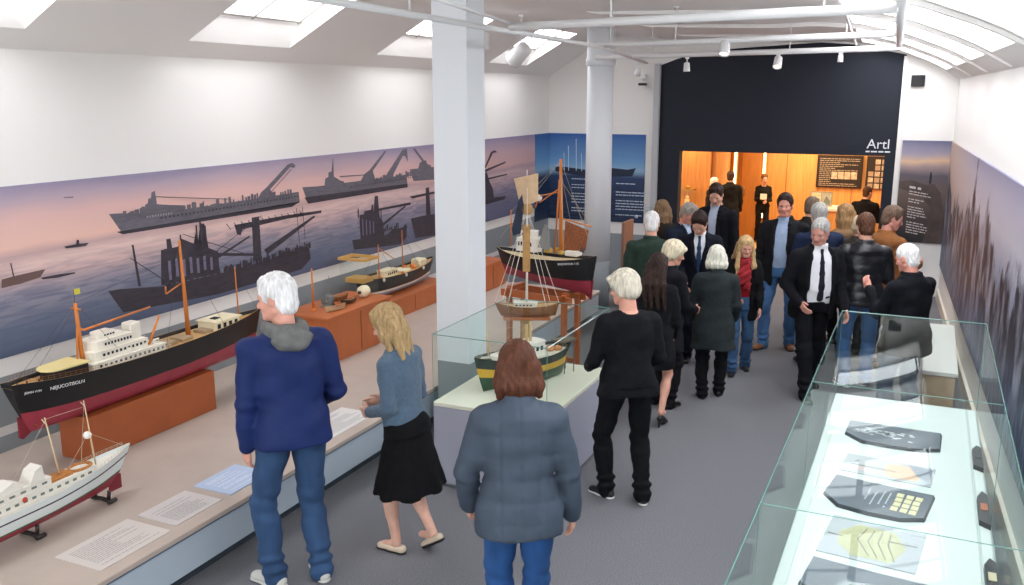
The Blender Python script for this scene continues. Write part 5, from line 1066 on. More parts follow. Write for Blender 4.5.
        Hs.cone(h_(-.05, .075, .075), h_(.05, .08, .07), .024*hs, .024*hs, .02)
        Hs.ell(h_(0, .125, -.05), np.array([.085, .09, .105])*hs, .012, '-', F=HF)
    else:
        Hs.ell(h_(0, -.016, .038), np.array([.094, .114, .106])*hs, .01, F=HF)
        DZ = np.array([0, 0, -1.]); back = RH @ np.array([0, -1., 0]); rt = RH @ np.array([1., 0, 0])
        if style == 'long':
            for u, v in ((-.06, 0), (-.02, .01), (.02, .01), (.06, 0)):
                p = h_(u, -.06, 0); q1 = h_(u*1.15, -.085, -.09); q2 = neck+rt*u*1.6*s+back*(.11+v)*s+DZ*.03*s; q3 = q2+DZ*(ln)*s+back*.015*s+rt*g('hairx', 0)
                Hs.cone(p, q1, .05*hs, .045*hs, .02); Hs.cone(q1, q2, .044*hs, .036*hs, .02); Hs.cone(q2, q3, .036*hs, .014*hs, .02)
            if g('hairfront'):
                for i in (-1, 1):
                    p = h_(i*.078, .03, .02); q1 = h_(i*.088, .035, -.08); q2 = neck+rt*i*.10*s-back*.10*s+DZ*.06*s; q3 = q2+DZ*.16*s
                    Hs.cone(p, q1, .026*hs, .028*hs, .02); Hs.cone(q1, q2, .028*hs, .03*hs, .02); Hs.cone(q2, q3, .03*hs, .012*hs, .02)
        else:
            for u in (-.065, -.03, 0, .03, .065):
                p = h_(u, -.055, .0); q1 = h_(u*1.25, -.075+abs(u)*.3, -.09); q2 = h_(u*1.5, -.078+abs(u)*.5, -.09-ln)
                Hs.cone(p, q1, .048*hs, .042*hs, .02); Hs.cone(q1, q2, .042*hs, .018*hs, .02)
            for i in (-1, 1):
                p = h_(i*.078, .02, .01); q1 = h_(i*.09, .018, -.07); q2 = h_(i*.10, .012, -.07-ln*.95)
                Hs.cone(p, q1, .026*hs, .03*hs, .02); Hs.cone(q1, q2, .03*hs, .015*hs, .02)
        Hs.cone(h_(-.045, .055, .098), h_(.05, .058, .095), .018*hs, .020*hs, .025)
        Hs.ell(h_(0, .125, -.045), np.array([.076, .088, .115])*hs, .012, '-', F=HF)
    ph = rng.uniform(0, 6, 3)
    def strands(P):
        q = (P-hc) @ RH/hs; a = np.arctan2(q[:, 0], q[:, 1]-.02); z = q[:, 2]
        rough = .0045 if style in ('short', 'crop', 'bald') else .0024
        return rough*(np.sin(a*23+9*np.sin(z*14+ph[0])+ph[1])*.6+.5*np.sin(a*47+z*30+ph[2])+.35*np.sin(z*75+a*11))
    V, Q = Hs.mesh(strands)
    npmesh('hair', [(V, Q, 0)], hairm(hcol), root)
    # --- wrinkles shared by the clothes
    pw = rng.uniform(0, 6, 6); amp = g('wrinkle', 1.)
    def folds(P):
        x, y, z = P[:, 0]/s, P[:, 1]/s, P[:, 2]/s
        d = .0035*np.sin(z*26+7*x+2.2*np.sin(9*x+6*y+pw[0])+pw[1])+.003*np.sin(14*x+11*z+3*np.sin(5*z+pw[2])+pw[3])+.0022*np.sin(41*z-17*x+9*y+pw[4])
        for i in (-1, 1):
            for a, e, b, r in ((arms[i][0], arms[i][1], arms[i][2], .11*s),):
                de = np.linalg.norm(P-e, axis=1); d = d+.0035*np.exp(-(de/(.10*s))**2)*np.sin(((P-e) @ unit(b-a))*95/s+pw[5])
            kn = legs[i][1]; de = np.linalg.norm(P-kn, axis=1); d = d+.005*np.exp(-(de/(.14*s))**2)*np.sin((P[:, 2]-kn[2])*70/s+P[:, 0]*20+pw[0])
            an = legs[i][2]; de = np.abs(P[:, 2]-an[2]-.05*s); d = d+.006*np.exp(-(de/(.07*s))**2)*np.sin(P[:, 2]*85/s+P[:, 1]*30+pw[1])*(P[:, 2] < .4*s)
        return d*amp
    # --- lower garment
    bt = g('bottom')
    if bt:
        kind, bm = bt[0], bt[1]
        if kind == 'trousers':
            P_ = Sdf(vx); lw = g('legw', 1.)
            top = g('waist', 1.02)
            rows = [(top*s, .150*W*s*(.93 if fem else 1)+.004, .112*g('dep', W)*s+bel*.5, bel*.4), (.95*s, .168*W*s*(1.05 if fem else 1), .126*g('dep', W)*s+bel*.3, 0), (.84*s, .174*W*s*(1.07 if fem else 1), .130*g('dep', W)*s, -.006*s)]
            P_.prof(rows, .03, T=T4)
            for i in (-1, 1):
                hj, kn, an, Rf, pt = legs[i]; e = .014*lw
                bot = an+(an-kn)/np.linalg.norm(an-kn)*.035*s
                P_.cone(hj+np.array([0, 0, .01]), kn, lr+.012*lw, .055*s+e, .03); P_.cone(kn, bot, .055*s+e, (.044*s+e*1.3)*g('cuff', 1), .02)
                P_.cone(kn+(an-kn)*.25-Rf @ np.array([0, .012, 0])*s, kn+(an-kn)*.5, .052*s+e*.6, .046*s+e*.6, .03)
                P_.ell(hj+np.array([i*.01, -.055, .02])*s, np.array([.08, .058, .085])*s*W**.5, .04)
            V, Q = P_.mesh(folds); npmesh('trousers', [(V, Q, 0)], bm, root)
        else:
            hem = bt[2]; fl = g('flare', .06)
            P_ = Sdf(vx); a = legs[1][2]; b = legs[-1][2]; cx = (a[0]+b[0])/2; cy = (a[1]+b[1])/2; k = (.95-hem)/.95
            rows = [(1.03*s, .128*W*s, .102*g('dep', W)*s, 0), (.95*s, .166*W*s, .128*s*W, -.008*s), (.86*s, .18*W*s, .138*s*W, -.012*s), ((.86+hem)/2*s, (.178+fl*.5)*s*W, (.14+fl*.4)*s*W, cy*k*.5, cx*k*.5), (hem*s, (.176+fl)*s*W, (.136+fl*.9)*s*W, cy*k, cx*k)]
            P_.prof(rows, .02, ex=2.0); P_.prof([(1.02*s, .140*W*s, .112*W*s, -.002*s), (.95*s, .17*W*s, .132*W*s, -.006*s), (.88*s, .182*W*s, .14*W*s, -.01*s)], .03, ex=2.1, T=T4)
            pass
            def pleats(P):
                an = np.arctan2(P[:, 0], P[:, 1]); t = np.clip((.95*s-P[:, 2])/(.4*s), 0, 1.2); return folds(P)*.5+.007*t*np.sin(an*9+pw[0]+1.5*np.sin(an*2+P[:, 2]*5))
            V, Q = P_.mesh(pleats); npmesh('skirt', [(V, Q, 0)], bm, root)
    # --- upper garment
    tk = g('top'); kind, tm = tk[0], tk[1]; hem = g('hem', .88)
    ease = {'jacket': .018, 'coat': .022, 'puffer': .03, 'sweater': .008, 'leather': .022}[kind]*g('ease', 1)
    if g('shirt'):
        S_ = Sdf(vx*.9); S_.prof(torso_rows(.002, .93, 0, 1.455), .02, T=T4)
        S_.prof([(1.43*s, .074*s*W, .078*s*W, -.01*s), (1.505*s, .066*s*W**.5, .070*s*W**.5, .008*s)], .015, T=T4)
        S_.prof([(1.455*s, .052*s, .052*s, .004*s), (1.56*s, .062*s, .064*s, .012*s)], .004, '-', T=T4)
        V, Q = S_.mesh(lambda P: folds(P)*.5); shirt = npmesh('shirt', [(V, Q, 0)], g('shirt'), root)
        if g('tie'):
            t_ = Sdf(.0065*max(1, hq)); T = lambda x, z, e=.0: tp(x, 0, z)+RT @ np.array([0, np.interp(z*s, [r[0] for r in sorted(torso_rows(.002, .93, 0, 1.455))], [r[2]+r[3] for r in sorted(torso_rows(.002, .93, 0, 1.455))])+e, 0])
            t_.cone(T(0, 1.452, .004)*1.0, T(0, 1.425, .003), .019*s, .012*s, .006, sc=(1, 1, 1))
            zs = [1.425, 1.34, 1.24, 1.12, 1.0]
            for a, b, ra, rb in zip(zs[:-1], zs[1:], (.015, .021, .026, .03), (.021, .026, .03, .034)):
                t_.cone(T(0, a), T(0, b), ra*s, rb*s, .006, F=RT.T, sc=(1, .32, 1))
            V, Q = t_.mesh(); npmesh('tie', [(V, Q, 0)], g('tie'), root)
    J = Sdf(vx); rows = torso_rows(ease, hem, g('jflare', .05 if kind in ('coat',) else .02), 1.45)
    J.prof(rows, .03, T=T4)
    J.cone(tp(-shw*.8, -.012, 1.378), tp(shw*.8, -.012, 1.378), .048*s+ease*.7, .048*s+ease*.7, .05)
    J.cone(tp(-shw*.75, -.014, 1.385), tp(-.05, -.016, 1.425), .040*s+ease*.5, .045*s+ease*.3, .04); J.cone(tp(shw*.75, -.014, 1.385), tp(.05, -.016, 1.425), .040*s+ease*.5, .045*s+ease*.3, .04)
    am = g('armr', 1.)
    for i, key in ((-1, 'L'), (1, 'R')):
        a, e, w, hd = arms[i]; sl = g('sleeve', 1.0)
        r0, r1, r2 = (.050*s+ease*.8)*am, (.042*s+ease*.75)*am, (.033*s+ease*.7)*am
        J.cone(a, e, r0, r1, .035)
        if sl > .2: J.cone(e, e+(w-e)*sl*.97, r1, r2, .015)
    # neck hole and hollow hem
    if kind in ('jacket', 'coat', 'leather', 'puffer'):
        ch = g('collarh', .055)
        J.prof([(1.415*s, .088*s*W, .088*s*W, -.016*s), (1.44*s+ch*s*.5, .080*s*W**.5, .082*s*W**.5, -.012*s), ((1.45+ch)*s, .076*s*W**.5, .080*s*W**.5, -.006*s)], .02, T=T4)
    nk = g('neckr', .062)
    J.prof([(1.44*s, nk*.9*s, nk*.9*s, .006*s), (1.6*s, (nk+.006)*s, (nk+.010)*s, .012*s)], .006, '-', T=T4)
    pass
    Ti = np.linalg.inv(T4)
    op = g('open')
    if op:                                    # (half width at collar, half width at hem, z of button or None)
        wt, wb, zb = op
        def wedge(P):
            q = P @ Ti[:3, :3].T+Ti[:3, 3]; z = q[..., 2]/s
            if zb is None: w_ = np.interp(z, [.8, 1.46], [wb, wt])
            else: w_ = np.interp(z, [hem, zb-.06, zb, 1.46], [wb, .004, .0, wt])
            return np.maximum(np.abs(q[..., 0])/s-w_, -(q[..., 1]/s-.035))*s
        J.fun(wedge, tp(-.3, -.1, .4)-.1, tp(.3, .4, 1.6)+.1, .006)
    pz = g('puff', .095)
    def jd(P):
        d = folds(P)
        if kind in ('puffer', 'leather') and (kind == 'puffer' or g('quilt')):
            q = P @ Ti[:3, :3].T+Ti[:3, 3]; z = q[:, 2]/s
            tor = np.exp(-(np.maximum(np.abs(q[:, 0])/s-.20*W, 0)/.03)**2)
            r = np.abs(np.sin(PI*z/pz))**.55; d = d*.6+g('pamp', .008)*(1-r)*tor-.002
            for i in (-1, 1):
                a, e, w, hd = arms[i]
                t = np.where(((P-e) @ unit(w-e)) > 0, (P-e) @ unit(w-e)+.29*s, (P-a) @ unit(e-a)); d = d+g('pamp', .008)*.8*(1-np.abs(np.sin(PI*t/(pz*s)))**.55)*(1-tor)*.5
            if kind == 'puffer': d = d+.006*np.exp(-(np.abs(q[:, 0]/s)/.006)**2)*(q[:, 1] < 0)+.006*np.exp(-((np.abs(q[:, 0]/s)-.1)/.006)**2)*(q[:, 1] < 0)
        return d
    V, Q = J.mesh(jd); nm = {'jacket': 'jacket', 'coat': 'coat', 'puffer': 'jacket', 'sweater': 'sweater', 'leather': 'jacket'}[kind]
    top = npmesh(nm, [(V, Q, 0)], tm, root)
    def front(x, z, e=0.):   # a point on the garment's front
        r = sorted(torso_rows(ease, hem, .02, 1.46)); zz = [a[0] for a in r]; rx = np.interp(z*s, zz, [a[1] for a in r]); ry = np.interp(z*s, zz, [a[2] for a in r]); y0 = np.interp(z*s, zz, [a[3] for a in r])
        u = min(abs(x*s)/rx, .98); return (T4 @ np.array([x*s, y0+ry*(1-u**2.3)**(1/2.3)+e, z*s, 1]))[:3]
    if op and kind in ('jacket', 'coat'):
        wt, wb, zb = op; lp = Sdf(.007*max(1, hq)); z1 = zb or 1.08
        for i in (-1, 1):
            wl = lambda z: (np.interp(z, [.8, 1.46], [wb, wt]) if zb is None else np.interp(z, [z1, 1.46], [0, wt]))
            P0 = tp(i*.062, .03, 1.475)
            zs = np.linspace(1.42, z1+.01, 9); prev = P0
            for k, z in enumerate(zs):
                x = i*(wl(z)+.022+.012*math.sin(PI*k/8)); q = front(x, z, .004); lp.cone(prev, q, .020*s if k == 0 else .022*s, (.022-.0015*k)*s, .01, F=RT.T, sc=(1, .38, 1)); prev = q
        V, Q = lp.mesh(); npmesh('lapels', [(V, Q, 0)], tm, root)
    if g('hood'):
        hd_ = Sdf(.008*hq); a0 = tp(0, -.045, 1.455)
        pts = [tp(.085*math.cos(t), .012-.085*math.sin(t)-.03*(math.sin(t) > 0), 1.475-.012*math.sin(t)) for t in np.linspace(-.7, PI+.7, 12)]
        for p, q in zip(pts[:-1], pts[1:]): hd_.cone(p, q, .034*s, .034*s, .015)
        hd_.ell(tp(0, -.125, 1.42), np.array([.11, .045, .062])*s, .03, F=RT.T)
        hd_.prof([(1.44*s, .052*s, .05*s, .012*s), (1.6*s, .066*s, .068*s, .014*s)], .01, '-', T=T4)
        V, Q = hd_.mesh(lambda P: .004*np.sin(P[:, 2]*60+P[:, 0]*22)+.003*np.sin(P[:, 0]*55+3*np.sin(P[:, 2]*30))); npmesh('hood', [(V, Q, 0)], g('hood'), root)
    if g('scarf'):
        sc_ = Sdf(.008); pts = [tp(.078*math.cos(t), .010+.082*math.sin(t), 1.462+.01*math.sin(t*3)) for t in np.linspace(0, 2*PI, 14)]
        for p, q in zip(pts[:-1], pts[1:]): sc_.cone(p, q, .03*s, .03*s, .015)
        for i, l in ((-1, 1.14), (1, 1.2)):
            q0 = front(i*.03, 1.42, .012); q1 = front(i*.035, 1.3, .012); q2 = front(i*.045, l, .012)
            sc_.cone(q0, q1, .034*s, .036*s, .02, F=RT.T, sc=(1, .5, 1)); sc_.cone(q1, q2, .036*s, .04*s, .02, F=RT.T, sc=(1, .5, 1))
        V, Q = sc_.mesh(lambda P: .004*np.sin(P[:, 2]*90+P[:, 0]*60)); npmesh('scarf', [(V, Q, 0)], g('scarf'), root)
    if g('glasses'):
        gl = MB()
        for i in (-1, 1):
            c = [tuple(h_(i*.031+.021*math.cos(t), .098, .0+.016*math.sin(t))) for t in np.linspace(0, 2*PI, 13)]; gl.tube(c, .0018, 5)
            gl.tube([h_(i*.052, .097, .004), h_(i*.079, .05, .006), h_(i*.082, -.01, .006)], .0018, 5)
        gl.tube([h_(-.01, .1, .002), h_(.01, .1, .002)], .0018, 5)
        gl.build('glasses', mat('glasses_frame', '15151a', .3), root)
    # --- shoes
    sh_ = g('shoes')
    if sh_:
        for i in (-1, 1):
            hj, kn, an, Rf, pitch = legs[i]; Rp = Rf @ rotx(-pitch); base = an-np.array([0, 0, .085*s+g('heel', 0)])
            sc = s*(.93 if fem else 1.0); hl = g('heel', 0)
            pv = np.array([0, .09*sc, 0])
            def fp(x, y, z):
                q = np.array([x, y, z])*sc; q = rotx(-pitch) @ (q-pv)+pv; return base+Rf @ q
            ankle_off = an-fp(0, -.0, .085/1.0+hl/sc)
            if pitch: base = base+np.array([0, 0, 0])+ankle_off*np.array([1, 1, 1])
            Z = Sdf(.0075*max(1, hq)); toe = .012
            Z.cone(fp(0, -.045, .035+hl), fp(0, .045, .032+hl*.55), .036*sc, .036*sc, .02, F=Rp.T, sc=(1, 1, .9))
            Z.cone(fp(0, .045, .034+hl*.5), fp(.004*i, .135, .024), .038*sc, .038*sc, .02, F=Rp.T, sc=(1, 1, .72))
            if g('shoecut', 'low') == 'low': Z.cone(fp(0, -.03, .05+hl), fp(0, -.005, .075+hl), .036*sc, .036*sc, .02)
            if g('shoecut') == 'boot': Z.cone(fp(0, -.02, .05+hl), an+(kn-an)*.25, .042*sc, .05*sc, .02)
            if g('shoecut') == 'pump': Z.ell(fp(0, .02, .085+hl), np.array([.026, .07, .045])*sc, .01, '-', F=Rp.T)
            dn = Rp @ np.array([0, 0, 1.]); b0 = fp(0, 0, 0)
            if not hl: Z.fun(lambda P: (P-b0) @ dn-.012*sc, fp(0, 0, 0)-.3, fp(0, 0, 0)+.3, .004)
            V, Q = Z.mesh(); so = npmesh('shoe', [(V, Q, 0)], sh_, root)
            S2 = Sdf(.006*max(1, hq))
            if hl:
                S2.cone(fp(0, -.055, .03+hl), fp(0, -.06, .005), .018*sc, .008*sc, .01); S2.cone(fp(0, .06, .012), fp(0, .13, .008), .03*sc, .028*sc, .01, F=Rp.T, sc=(1, 1, .25))
            else:
                S2.cone(fp(0, -.045, .010), fp(0, .05, .010), .038*sc, .037*sc, .01, F=Rp.T, sc=(1, 1, .34)); S2.cone(fp(0, .05, .010), fp(.004*i, .136, .010), .040*sc, .041*sc, .01, F=Rp.T, sc=(1, 1, .32))
            V, Q = S2.mesh(); npmesh('sole', [(V, Q, 0)], g('sole', mat('dark_sole', '1b1a1a', .7)), so)
    return root
# ------------------------------------------------------------------ visitors
blk = cloth('17181c'); BLKSH = mat('black_shoe', '0d0d0f', .3); BRSH = mat('tan_shoe', '8a5a34', .5); WSH = mat('white_shirt', 'e6e8ec', .8)
DEN = cloth('34567f', 'denim'); DEND = cloth('24415f', 'denim'); SOLEW = mat('white_sole', 'dcdcd8', .6)
dn = ((.16, .02, -1), (.04, .22, -1))
VIS = [
 dict(pos=(-3.31, 4.06), H=1.93, face=58, w=1.10, dep=1.15, lean=4, label='tall white-haired person in navy jacket with grey hood and blue jeans, back turned', top=('sweater', cloth('14275c', 'nylon')), ease=2.6, hood=cloth('6f706e'), hem=.84, bottom=('trousers', cloth('2b4a70', 'denim')), legw=1.25, shoes=mat('cream_sneaker', 'cfcfc6', .6), sole=SOLEW, hair=('short', 'f1f1ef'), head=(48, 8), skin='dba08c', armL=((.10, .0, -1), (.0, .16, -1)), armR=((.22, -.08, -1), (-.1, .9, -.55)), footL=(.13, .04, 25), footR=(.12, -.02, 5), belly=.03),
 dict(pos=(-2.90, 4.68), H=1.67, face=84, w=1.0, fem=True, lean=6, label='person with blond bob in blue-grey sweater and flared black skirt', top=('sweater', cloth('4d6377', 'knit')), hem=.90, bottom=('skirt', cloth('0d0d10'), .48), flare=.10, barelegs=True, shoes=mat('cream_pump', 'd5c3ab', .6), shoecut='pump', hair=('bob', 'a98e64'), hairlen=.15, head=(20, 18), skin='e0b09a', armL=((.10, -.12, -1), (-.30, .8, -.30)), armR=((.14, -.05, -1), (-.55, .8, -.2)), footL=(.06, .06, 0), footR=(.09, -.14, 10, .05, 32), neckr=.066),
 dict(pos=(-1.72, 3.83), H=1.755, face=28, w=1.12, fem=True, lean=5, label='person with reddish brown hair in quilted grey jacket, back to camera', top=('puffer', cloth('414c5a', 'nylon')), hem=.80, ease=.9, bottom=('trousers', cloth('22528c', 'denim')), shoes=BLKSH, hair=('bob', '54301f'), hairlen=.05, head=(6, 12), armL=((.30, .05, -1), (-.05, .5, -1)), armR=((.26, -.02, -1), (.10, .18, -1)), collarh=.06, puff=.11, pamp=.006),
 dict(pos=(-1.84, 6.02), H=1.73, face=38, w=1.2, fem=True, lean=4, label='person with short blond-white hair and glasses in black top, trousers and sneakers', top=('sweater', cloth('121318')), hem=.90, ease=1.8, bottom=('trousers', cloth('101115')), shoes=mat('black_canvas', '1c1c20', .7), sole=SOLEW, hair=('bobshort', 'cfc8b6'), head=(40, 12), skin='d99e88', glasses=True, armL=((.22, .05, -1), (-.15, .95, -.45)), armR=((.20, .0, -1), (-.4, .85, -.5)), footL=(.12, .08, 30), footR=(.11, -.08, 10), neckr=.075),
 dict(pos=(-2.10, 7.65), H=1.57, face=8, w=1.0, fem=True, lean=2, label='person with long dark brown hair, black dress and high heels', top=('coat', cloth('15161a')), hem=.60, jflare=.05, bottom=None, barelegs=True, heel=.07, shoes=mat('black_heel', '101012', .3), shoecut='pump', hair=('long', '2e1e18'), hairlen=.24, hairx=.03, head=(-10, 14), skin='dda68f', armL=dn, armR=((.12, .1, -1), (-.1, .6, -.7)), footL=(.08, .06, 20), footR=(.10, -.06, 10)),
 dict(pos=(-2.14, 8.16), H=1.62, face=-25, fem=True, w=1.0, hq=1.2, label='person with pale blond short hair in black coat, looking toward the suited men', top=('coat', cloth('191a20')), hem=.62, bottom=('trousers', cloth('141418')), shoes=BLKSH, hair=('bobshort', 'dcd0b4'), head=(-35, 15), skin='d99e88', armL=dn, armR=((.1, .2, -1), (-.2, .9, -.3))),
 dict(pos=(-2.60, 9.20), H=1.74, face=18, w=1.12, hq=1.2, label='white-haired person in dark green jacket near the round column', top=('jacket', cloth('2f4038')), hem=.74, bottom=('trousers', cloth('23262b')), shoes=BLKSH, hair=('crop', 'ecebe6'), head=(-6, 10), armL=dn, armR=dn),
 dict(pos=(-2.62, 10.62), H=1.70, face=-122, w=1.12, hq=1.2, label='grey-haired person in navy suit beside the younger one with blue tie', top=('jacket', cloth('1b2334')), shirt=mat('blue_shirt', 'b9c6dc', .8), open=(.055, .02, 1.15), hem=.76, bottom=('trousers', cloth('1b2130')), shoes=BLKSH, hair=('short', '9b938a'), head=(12, 22), skin='d08f7c', armL=dn, armR=((.1, .25, -1), (-.3, .8, -.3))),
 dict(pos=(-2.21, 9.79), H=1.76, face=-170, w=1.02, hq=1.2, lean=8, label='young dark-haired person in dark suit with blue tie, looking down', top=('jacket', cloth('161925')), shirt=WSH, tie=cloth('2c4566'), open=(.075, .02, 1.08), hem=.76, bottom=('trousers', cloth('161925')), shoes=BLKSH, hair=('short', '2b1c18'), head=(-8, 34), skin='d9a48c', armL=dn, armR=((.12, .2, -1), (-.3, .7, -.5))),
 dict(pos=(-2.37, 11.42), H=1.88, face=165, w=1.05, hq=1.3, label='tallest dark-haired person in black coat behind the suited group', top=('coat', cloth('15161b')), shirt=mat('blue_shirt', 'b9c6dc', .8), open=(.06, .03, None), hem=.6, bottom=('trousers', cloth('191a20')), shoes=BLKSH, hair=('short', '33241c'), head=(15, 26), skin='d9a48c', armL=dn, armR=dn),
 dict(pos=(-1.77, 8.60), H=1.52, face=16, w=1.18, fem=True, hq=1.1, label='person with white bobbed hair in long dark grey-green coat, back to camera', top=('coat', cloth('2a3133')), hem=.60, bottom=('trousers', cloth('15161a')), shoes=BLKSH, shoecut='boot', hair=('bob', 'd9d8c8'), hairlen=.03, head=(0, 10), armL=((.18, .1, -1), (-.1, .6, -.8)), armR=((.2, .05, -1), (-.05, .6, -.8)), footL=(.10, -.02, 10), footR=(.10, .10, 10)),
 dict(pos=(-1.69, 9.60), H=1.50, face=-165, w=1.0, fem=True, hq=1.1, lean=5, label='smiling person with long blond hair, red scarf, black jacket and jeans', top=('jacket', cloth('141417')), shirt=cloth('8c1820'), scarf=cloth('a01c26', 'knit'), open=(.09, .08, None), hem=.70, bottom=('trousers', cloth('34587e', 'denim')), shoes=mat('black_boot', '151416', .5), shoecut='boot', hair=('long', 'c6a676'), hairlen=.08, hairfront=True, head=(8, 8), skin='dc9f8a', armL=((.16, .1, -1), (.0, .45, -.9)), armR=((.12, .1, -1), (-.35, .8, -.25)), footL=(.09, -.12, 5), footR=(.09, .14, 5), shoes2=1),
 dict(pos=(-1.45, 10.75), H=1.84, face=175, w=1.12, hq=1.1, label='dark-haired person in open black jacket, light blue shirt and blue jeans', top=('jacket', cloth('1b1c20')), shirt=mat('sky_shirt', '9fb4d2', .8, var=.08, vscale=30), open=(.06, .075, None), hem=.74, waist=1.0, bottom=('trousers', cloth('4a76a8', 'denim')), shoes=BRSH, hair=('short', '2e2019'), head=(6, 2), skin='cf8f7a', armL=dn, armR=dn, footL=(.12, -.05, 20), footR=(.14, .10, 20), belly=.02),
 dict(pos=(-.93, 9.2), H=1.80, face=-150, w=1.1, dep=1.12, lean=7, label='grey-haired person walking in black suit, white shirt and dark tie', top=('jacket', cloth('131419')), shirt=WSH, tie=cloth('23262e'), open=(.09, .12, None), hem=.76, bottom=('trousers', cloth('121318')), shoes=BLKSH, hair=('crop', 'a8a6a2'), head=(-42, 16), skin='d09584', armL=((.15, .1, -1), (.0, .5, -.9)), armR=((.3, -.12, -1), (-.30, .7, -.6)), footL=(.12, -.22, 5), footR=(.12, .26, 5), belly=.04),
 dict(pos=(-1.01, 10.25), H=1.79, face=25, w=1.1, hq=1.3, label='grey-haired person in dark blue jacket behind the one walking in black suit', top=('jacket', cloth('1c2740')), hem=.76, bottom=('trousers', cloth('20242c')), shoes=BLKSH, hair=('short', 'a3a19c'), head=(0, 5), armL=dn, armR=dn),
 dict(pos=(-.36, 10.45), H=1.78, face=-38, w=1.12, hq=1.3, label='brown-haired person in tan coat behind the black leather jacket', top=('coat', cloth('8a5a34')), hem=.55, bottom=('trousers', cloth('3a332c')), shoes=BRSH, hair=('short', '6d5848'), head=(-40, 15), skin='d09080', armL=dn, armR=((.1, .3, -1), (-.2, .9, .1))),
 dict(pos=(-.50, 9.62), H=1.78, face=14, w=1.1, label='brown-haired person in shiny black quilted leather jacket and jeans, back turned', top=('leather', cloth('17181d', 'leather')), quilt=True, puff=.09, pamp=.005, hem=.84, bottom=('trousers', cloth('3c6496', 'denim')), shoes=mat('navy_sneaker', '2f3a52', .6), sole=SOLEW, hair=('short', '5a3a28'), head=(8, 10), armL=((.25, .25, -1), (-.1, .8, .5)), armR=((.2, .2, -1), (-.3, .8, .2)), footL=(.11, -.05, 20), footR=(.10, .03, 20)),
 dict(pos=(-.03, 8.45), H=1.68, face=48, w=1.18, dep=1.15, label='white-haired person in black suit jacket with a hand at the chin', top=('jacket', cloth('14161c')), hem=.74, bottom=('trousers', cloth('33485e', 'denim')), legw=1.3, shoes=BLKSH, hair=('crop', 'eeece8'), head=(14, 16), skin='d99684', armL=((.18, .45, -1), (-.15, .75, 1.0)), armR=((.1, .3, -1), (-.45, .9, .55)), handR='fist', footL=(.11, .05, 20), footR=(.11, -.05, 10), belly=.05, brow='dddddd'),
 dict(pos=(-.66, 10.9), H=1.60, face=-20, w=1.0, fem=True, hq=1.4, label='person with fluffy cream hair mostly hidden behind the leather jacket', top=('coat', cloth('3b3630')), hem=.6, bottom=('trousers', cloth('1d1d20')), shoes=BLKSH, hair=('bobshort', 'cdbb9a'), head=(0, 10), armL=dn, armR=dn),
 dict(pos=(-.80, 11.3), H=1.68, face=40, w=1.0, fem=True, hq=1.4, label='person with tawny hair in tan coat beyond the dark blue jacket', top=('coat', cloth('8c6f50')), hem=.6, bottom=('trousers', cloth('1d1d20')), shoes=BLKSH, hair=('bob', '9c7a52'), head=(0, 10), armL=dn, armR=dn),
 dict(pos=(-2.95, 10.95), H=1.66, face=30, w=1.0, fem=True, hq=1.4, label='brown-haired person mostly hidden behind the green jacket', top=('coat', cloth('2a2724')), hem=.6, bottom=('trousers', cloth('1d1d20')), shoes=BLKSH, hair=('bob', '7d6248'), head=(0, 10), armL=dn, armR=dn),
 dict(pos=(-1.30, 11.7), H=1.70, face=-20, w=1.1, hq=1.4, label='person in dark olive jacket behind the light blue shirt', top=('jacket', cloth('26241f')), hem=.75, bottom=('trousers', cloth('1d1d20')), shoes=BLKSH, hair=('short', '6b5a4a'), head=(0, 10), armL=dn, armR=dn),
 dict(pos=(-3.51, 22.0), z=FZ, H=1.62, face=-165, w=.95, fem=True, hq=1.6, label='slim person in black holding white papers in the oak hall', top=('sweater', blk), hem=.85, bottom=('trousers', cloth('15161a')), shoes=BLKSH, hair=('short', '7a5236'), head=(10, 5), armL=((.1, .2, -1), (-.5, .9, -.1)), armR=((.1, .2, -1), (-.4, .9, .2)), hold=1),
 dict(pos=(-4.08, 20.9), z=FZ, H=1.74, face=20, w=1.1, hq=1.6, label='dark-clothed person standing in the oak hall near the alcove', top=('coat', blk), hem=.65, bottom=('trousers', cloth('15161a')), shoes=BLKSH, hair=('short', '3b2a20'), head=(-20, 5), armL=dn, armR=dn),
 dict(pos=(-4.38, 20.3), z=FZ, H=1.64, face=-60, w=1.0, hq=1.6, label='white-haired person in dark clothes beside the alcove edge in the oak hall', top=('coat', cloth('1c1a1c')), hem=.65, bottom=('trousers', cloth('15161a')), shoes=BLKSH, hair=('crop', 'e6e2da'), head=(0, 5), armL=dn, armR=dn),
 dict(pos=(-1.04, 18.7), z=FZ, H=1.72, face=-15, w=1.15, hq=1.5, label='person in black standing at the white-topped reception counter', top=('jacket', cloth('101014')), hem=.72, bottom=('trousers', cloth('15161a')), shoes=BLKSH, hair=('crop', '4b3324'), head=(-25, 5), armL=dn, armR=((.12, .2, -1), (-.1, .9, -.2))),
]
for v in VIS:
    v.setdefault('name', 'person'); p_ = person(v)
o = MB(); o.box((-.075, -.004, -.06), (.075, .004, .07)); q = o.build('papers', mat('paper_white', 'f1ede4', .6), None, 'white papers held by the slim person in black in the oak hall', (-3.44, 21.62, .62)); tag(q, None, 'papers')
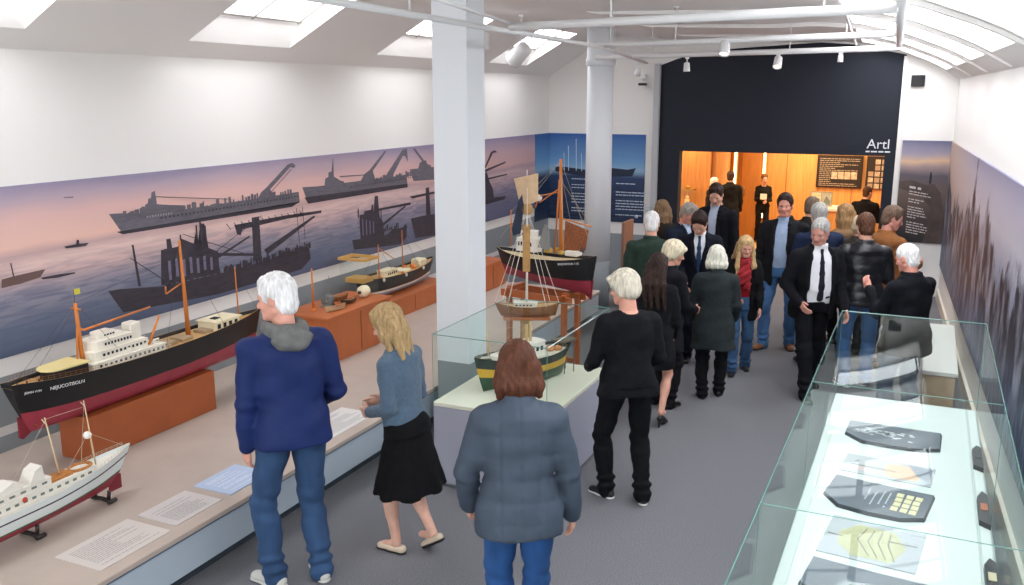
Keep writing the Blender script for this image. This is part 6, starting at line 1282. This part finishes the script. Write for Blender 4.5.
# ------------------------------------------------------------------ light, camera
w = bpy.data.worlds.new('daylight'); bpy.context.scene.world = w; w.use_nodes = True
bg = w.node_tree.nodes['Background']; bg.inputs[0].default_value = (.95, .97, 1.0, 1); bg.inputs[1].default_value = 3.2
def lamp(name, kind, loc, energy, col=(1, 1, 1), size=.3, rot=(0, 0, 0), spot=None, sy=None):
    l = bpy.data.lights.new(name, kind); l.energy = energy; l.color = col
    if kind == 'AREA':
        l.size = size
        if sy: l.shape = 'RECTANGLE'; l.size_y = sy
    elif kind in ('POINT', 'SPOT'): l.shadow_soft_size = size
    if spot: l.spot_size = spot; l.spot_blend = .6
    o = bpy.data.objects.new(name, l); COL.objects.link(o); o.location = loc; o.rotation_euler = rot; return o
for x, y in ((-5.2, 18), (-2.2, 17.5), (-2.5, 21.5), (-.3, 20), (-5.2, 20.3)):
    lamp('hall_lamp', 'AREA', (x, y, 2.75), 100, (1, .76, .44), .5)
cam = bpy.data.cameras.new('camera'); co = bpy.data.objects.new('camera', cam); COL.objects.link(co); bpy.context.scene.camera = co
cam.sensor_width = 36; cam.lens = 900/1024*36; cam.clip_start = .05
pitch = math.atan(197.5/900); yaw = math.atan2(423, math.hypot(900, 197.5))
co.location = (0, 0, 2.95); co.rotation_euler = (PI/2-pitch, 0, yaw)
sc = bpy.context.scene; sc.view_settings.view_transform = 'Standard'; sc.view_settings.look = 'None'; sc.view_settings.gamma = 1; sc.view_settings.use_curve_mapping = False
sc.view_settings.exposure = EXPOSURE
sc.cycles.transparent_max_bounces = 40; sc.cycles.max_bounces = 8; sc.cycles.diffuse_bounces = 5; sc.cycles.use_denoising = True
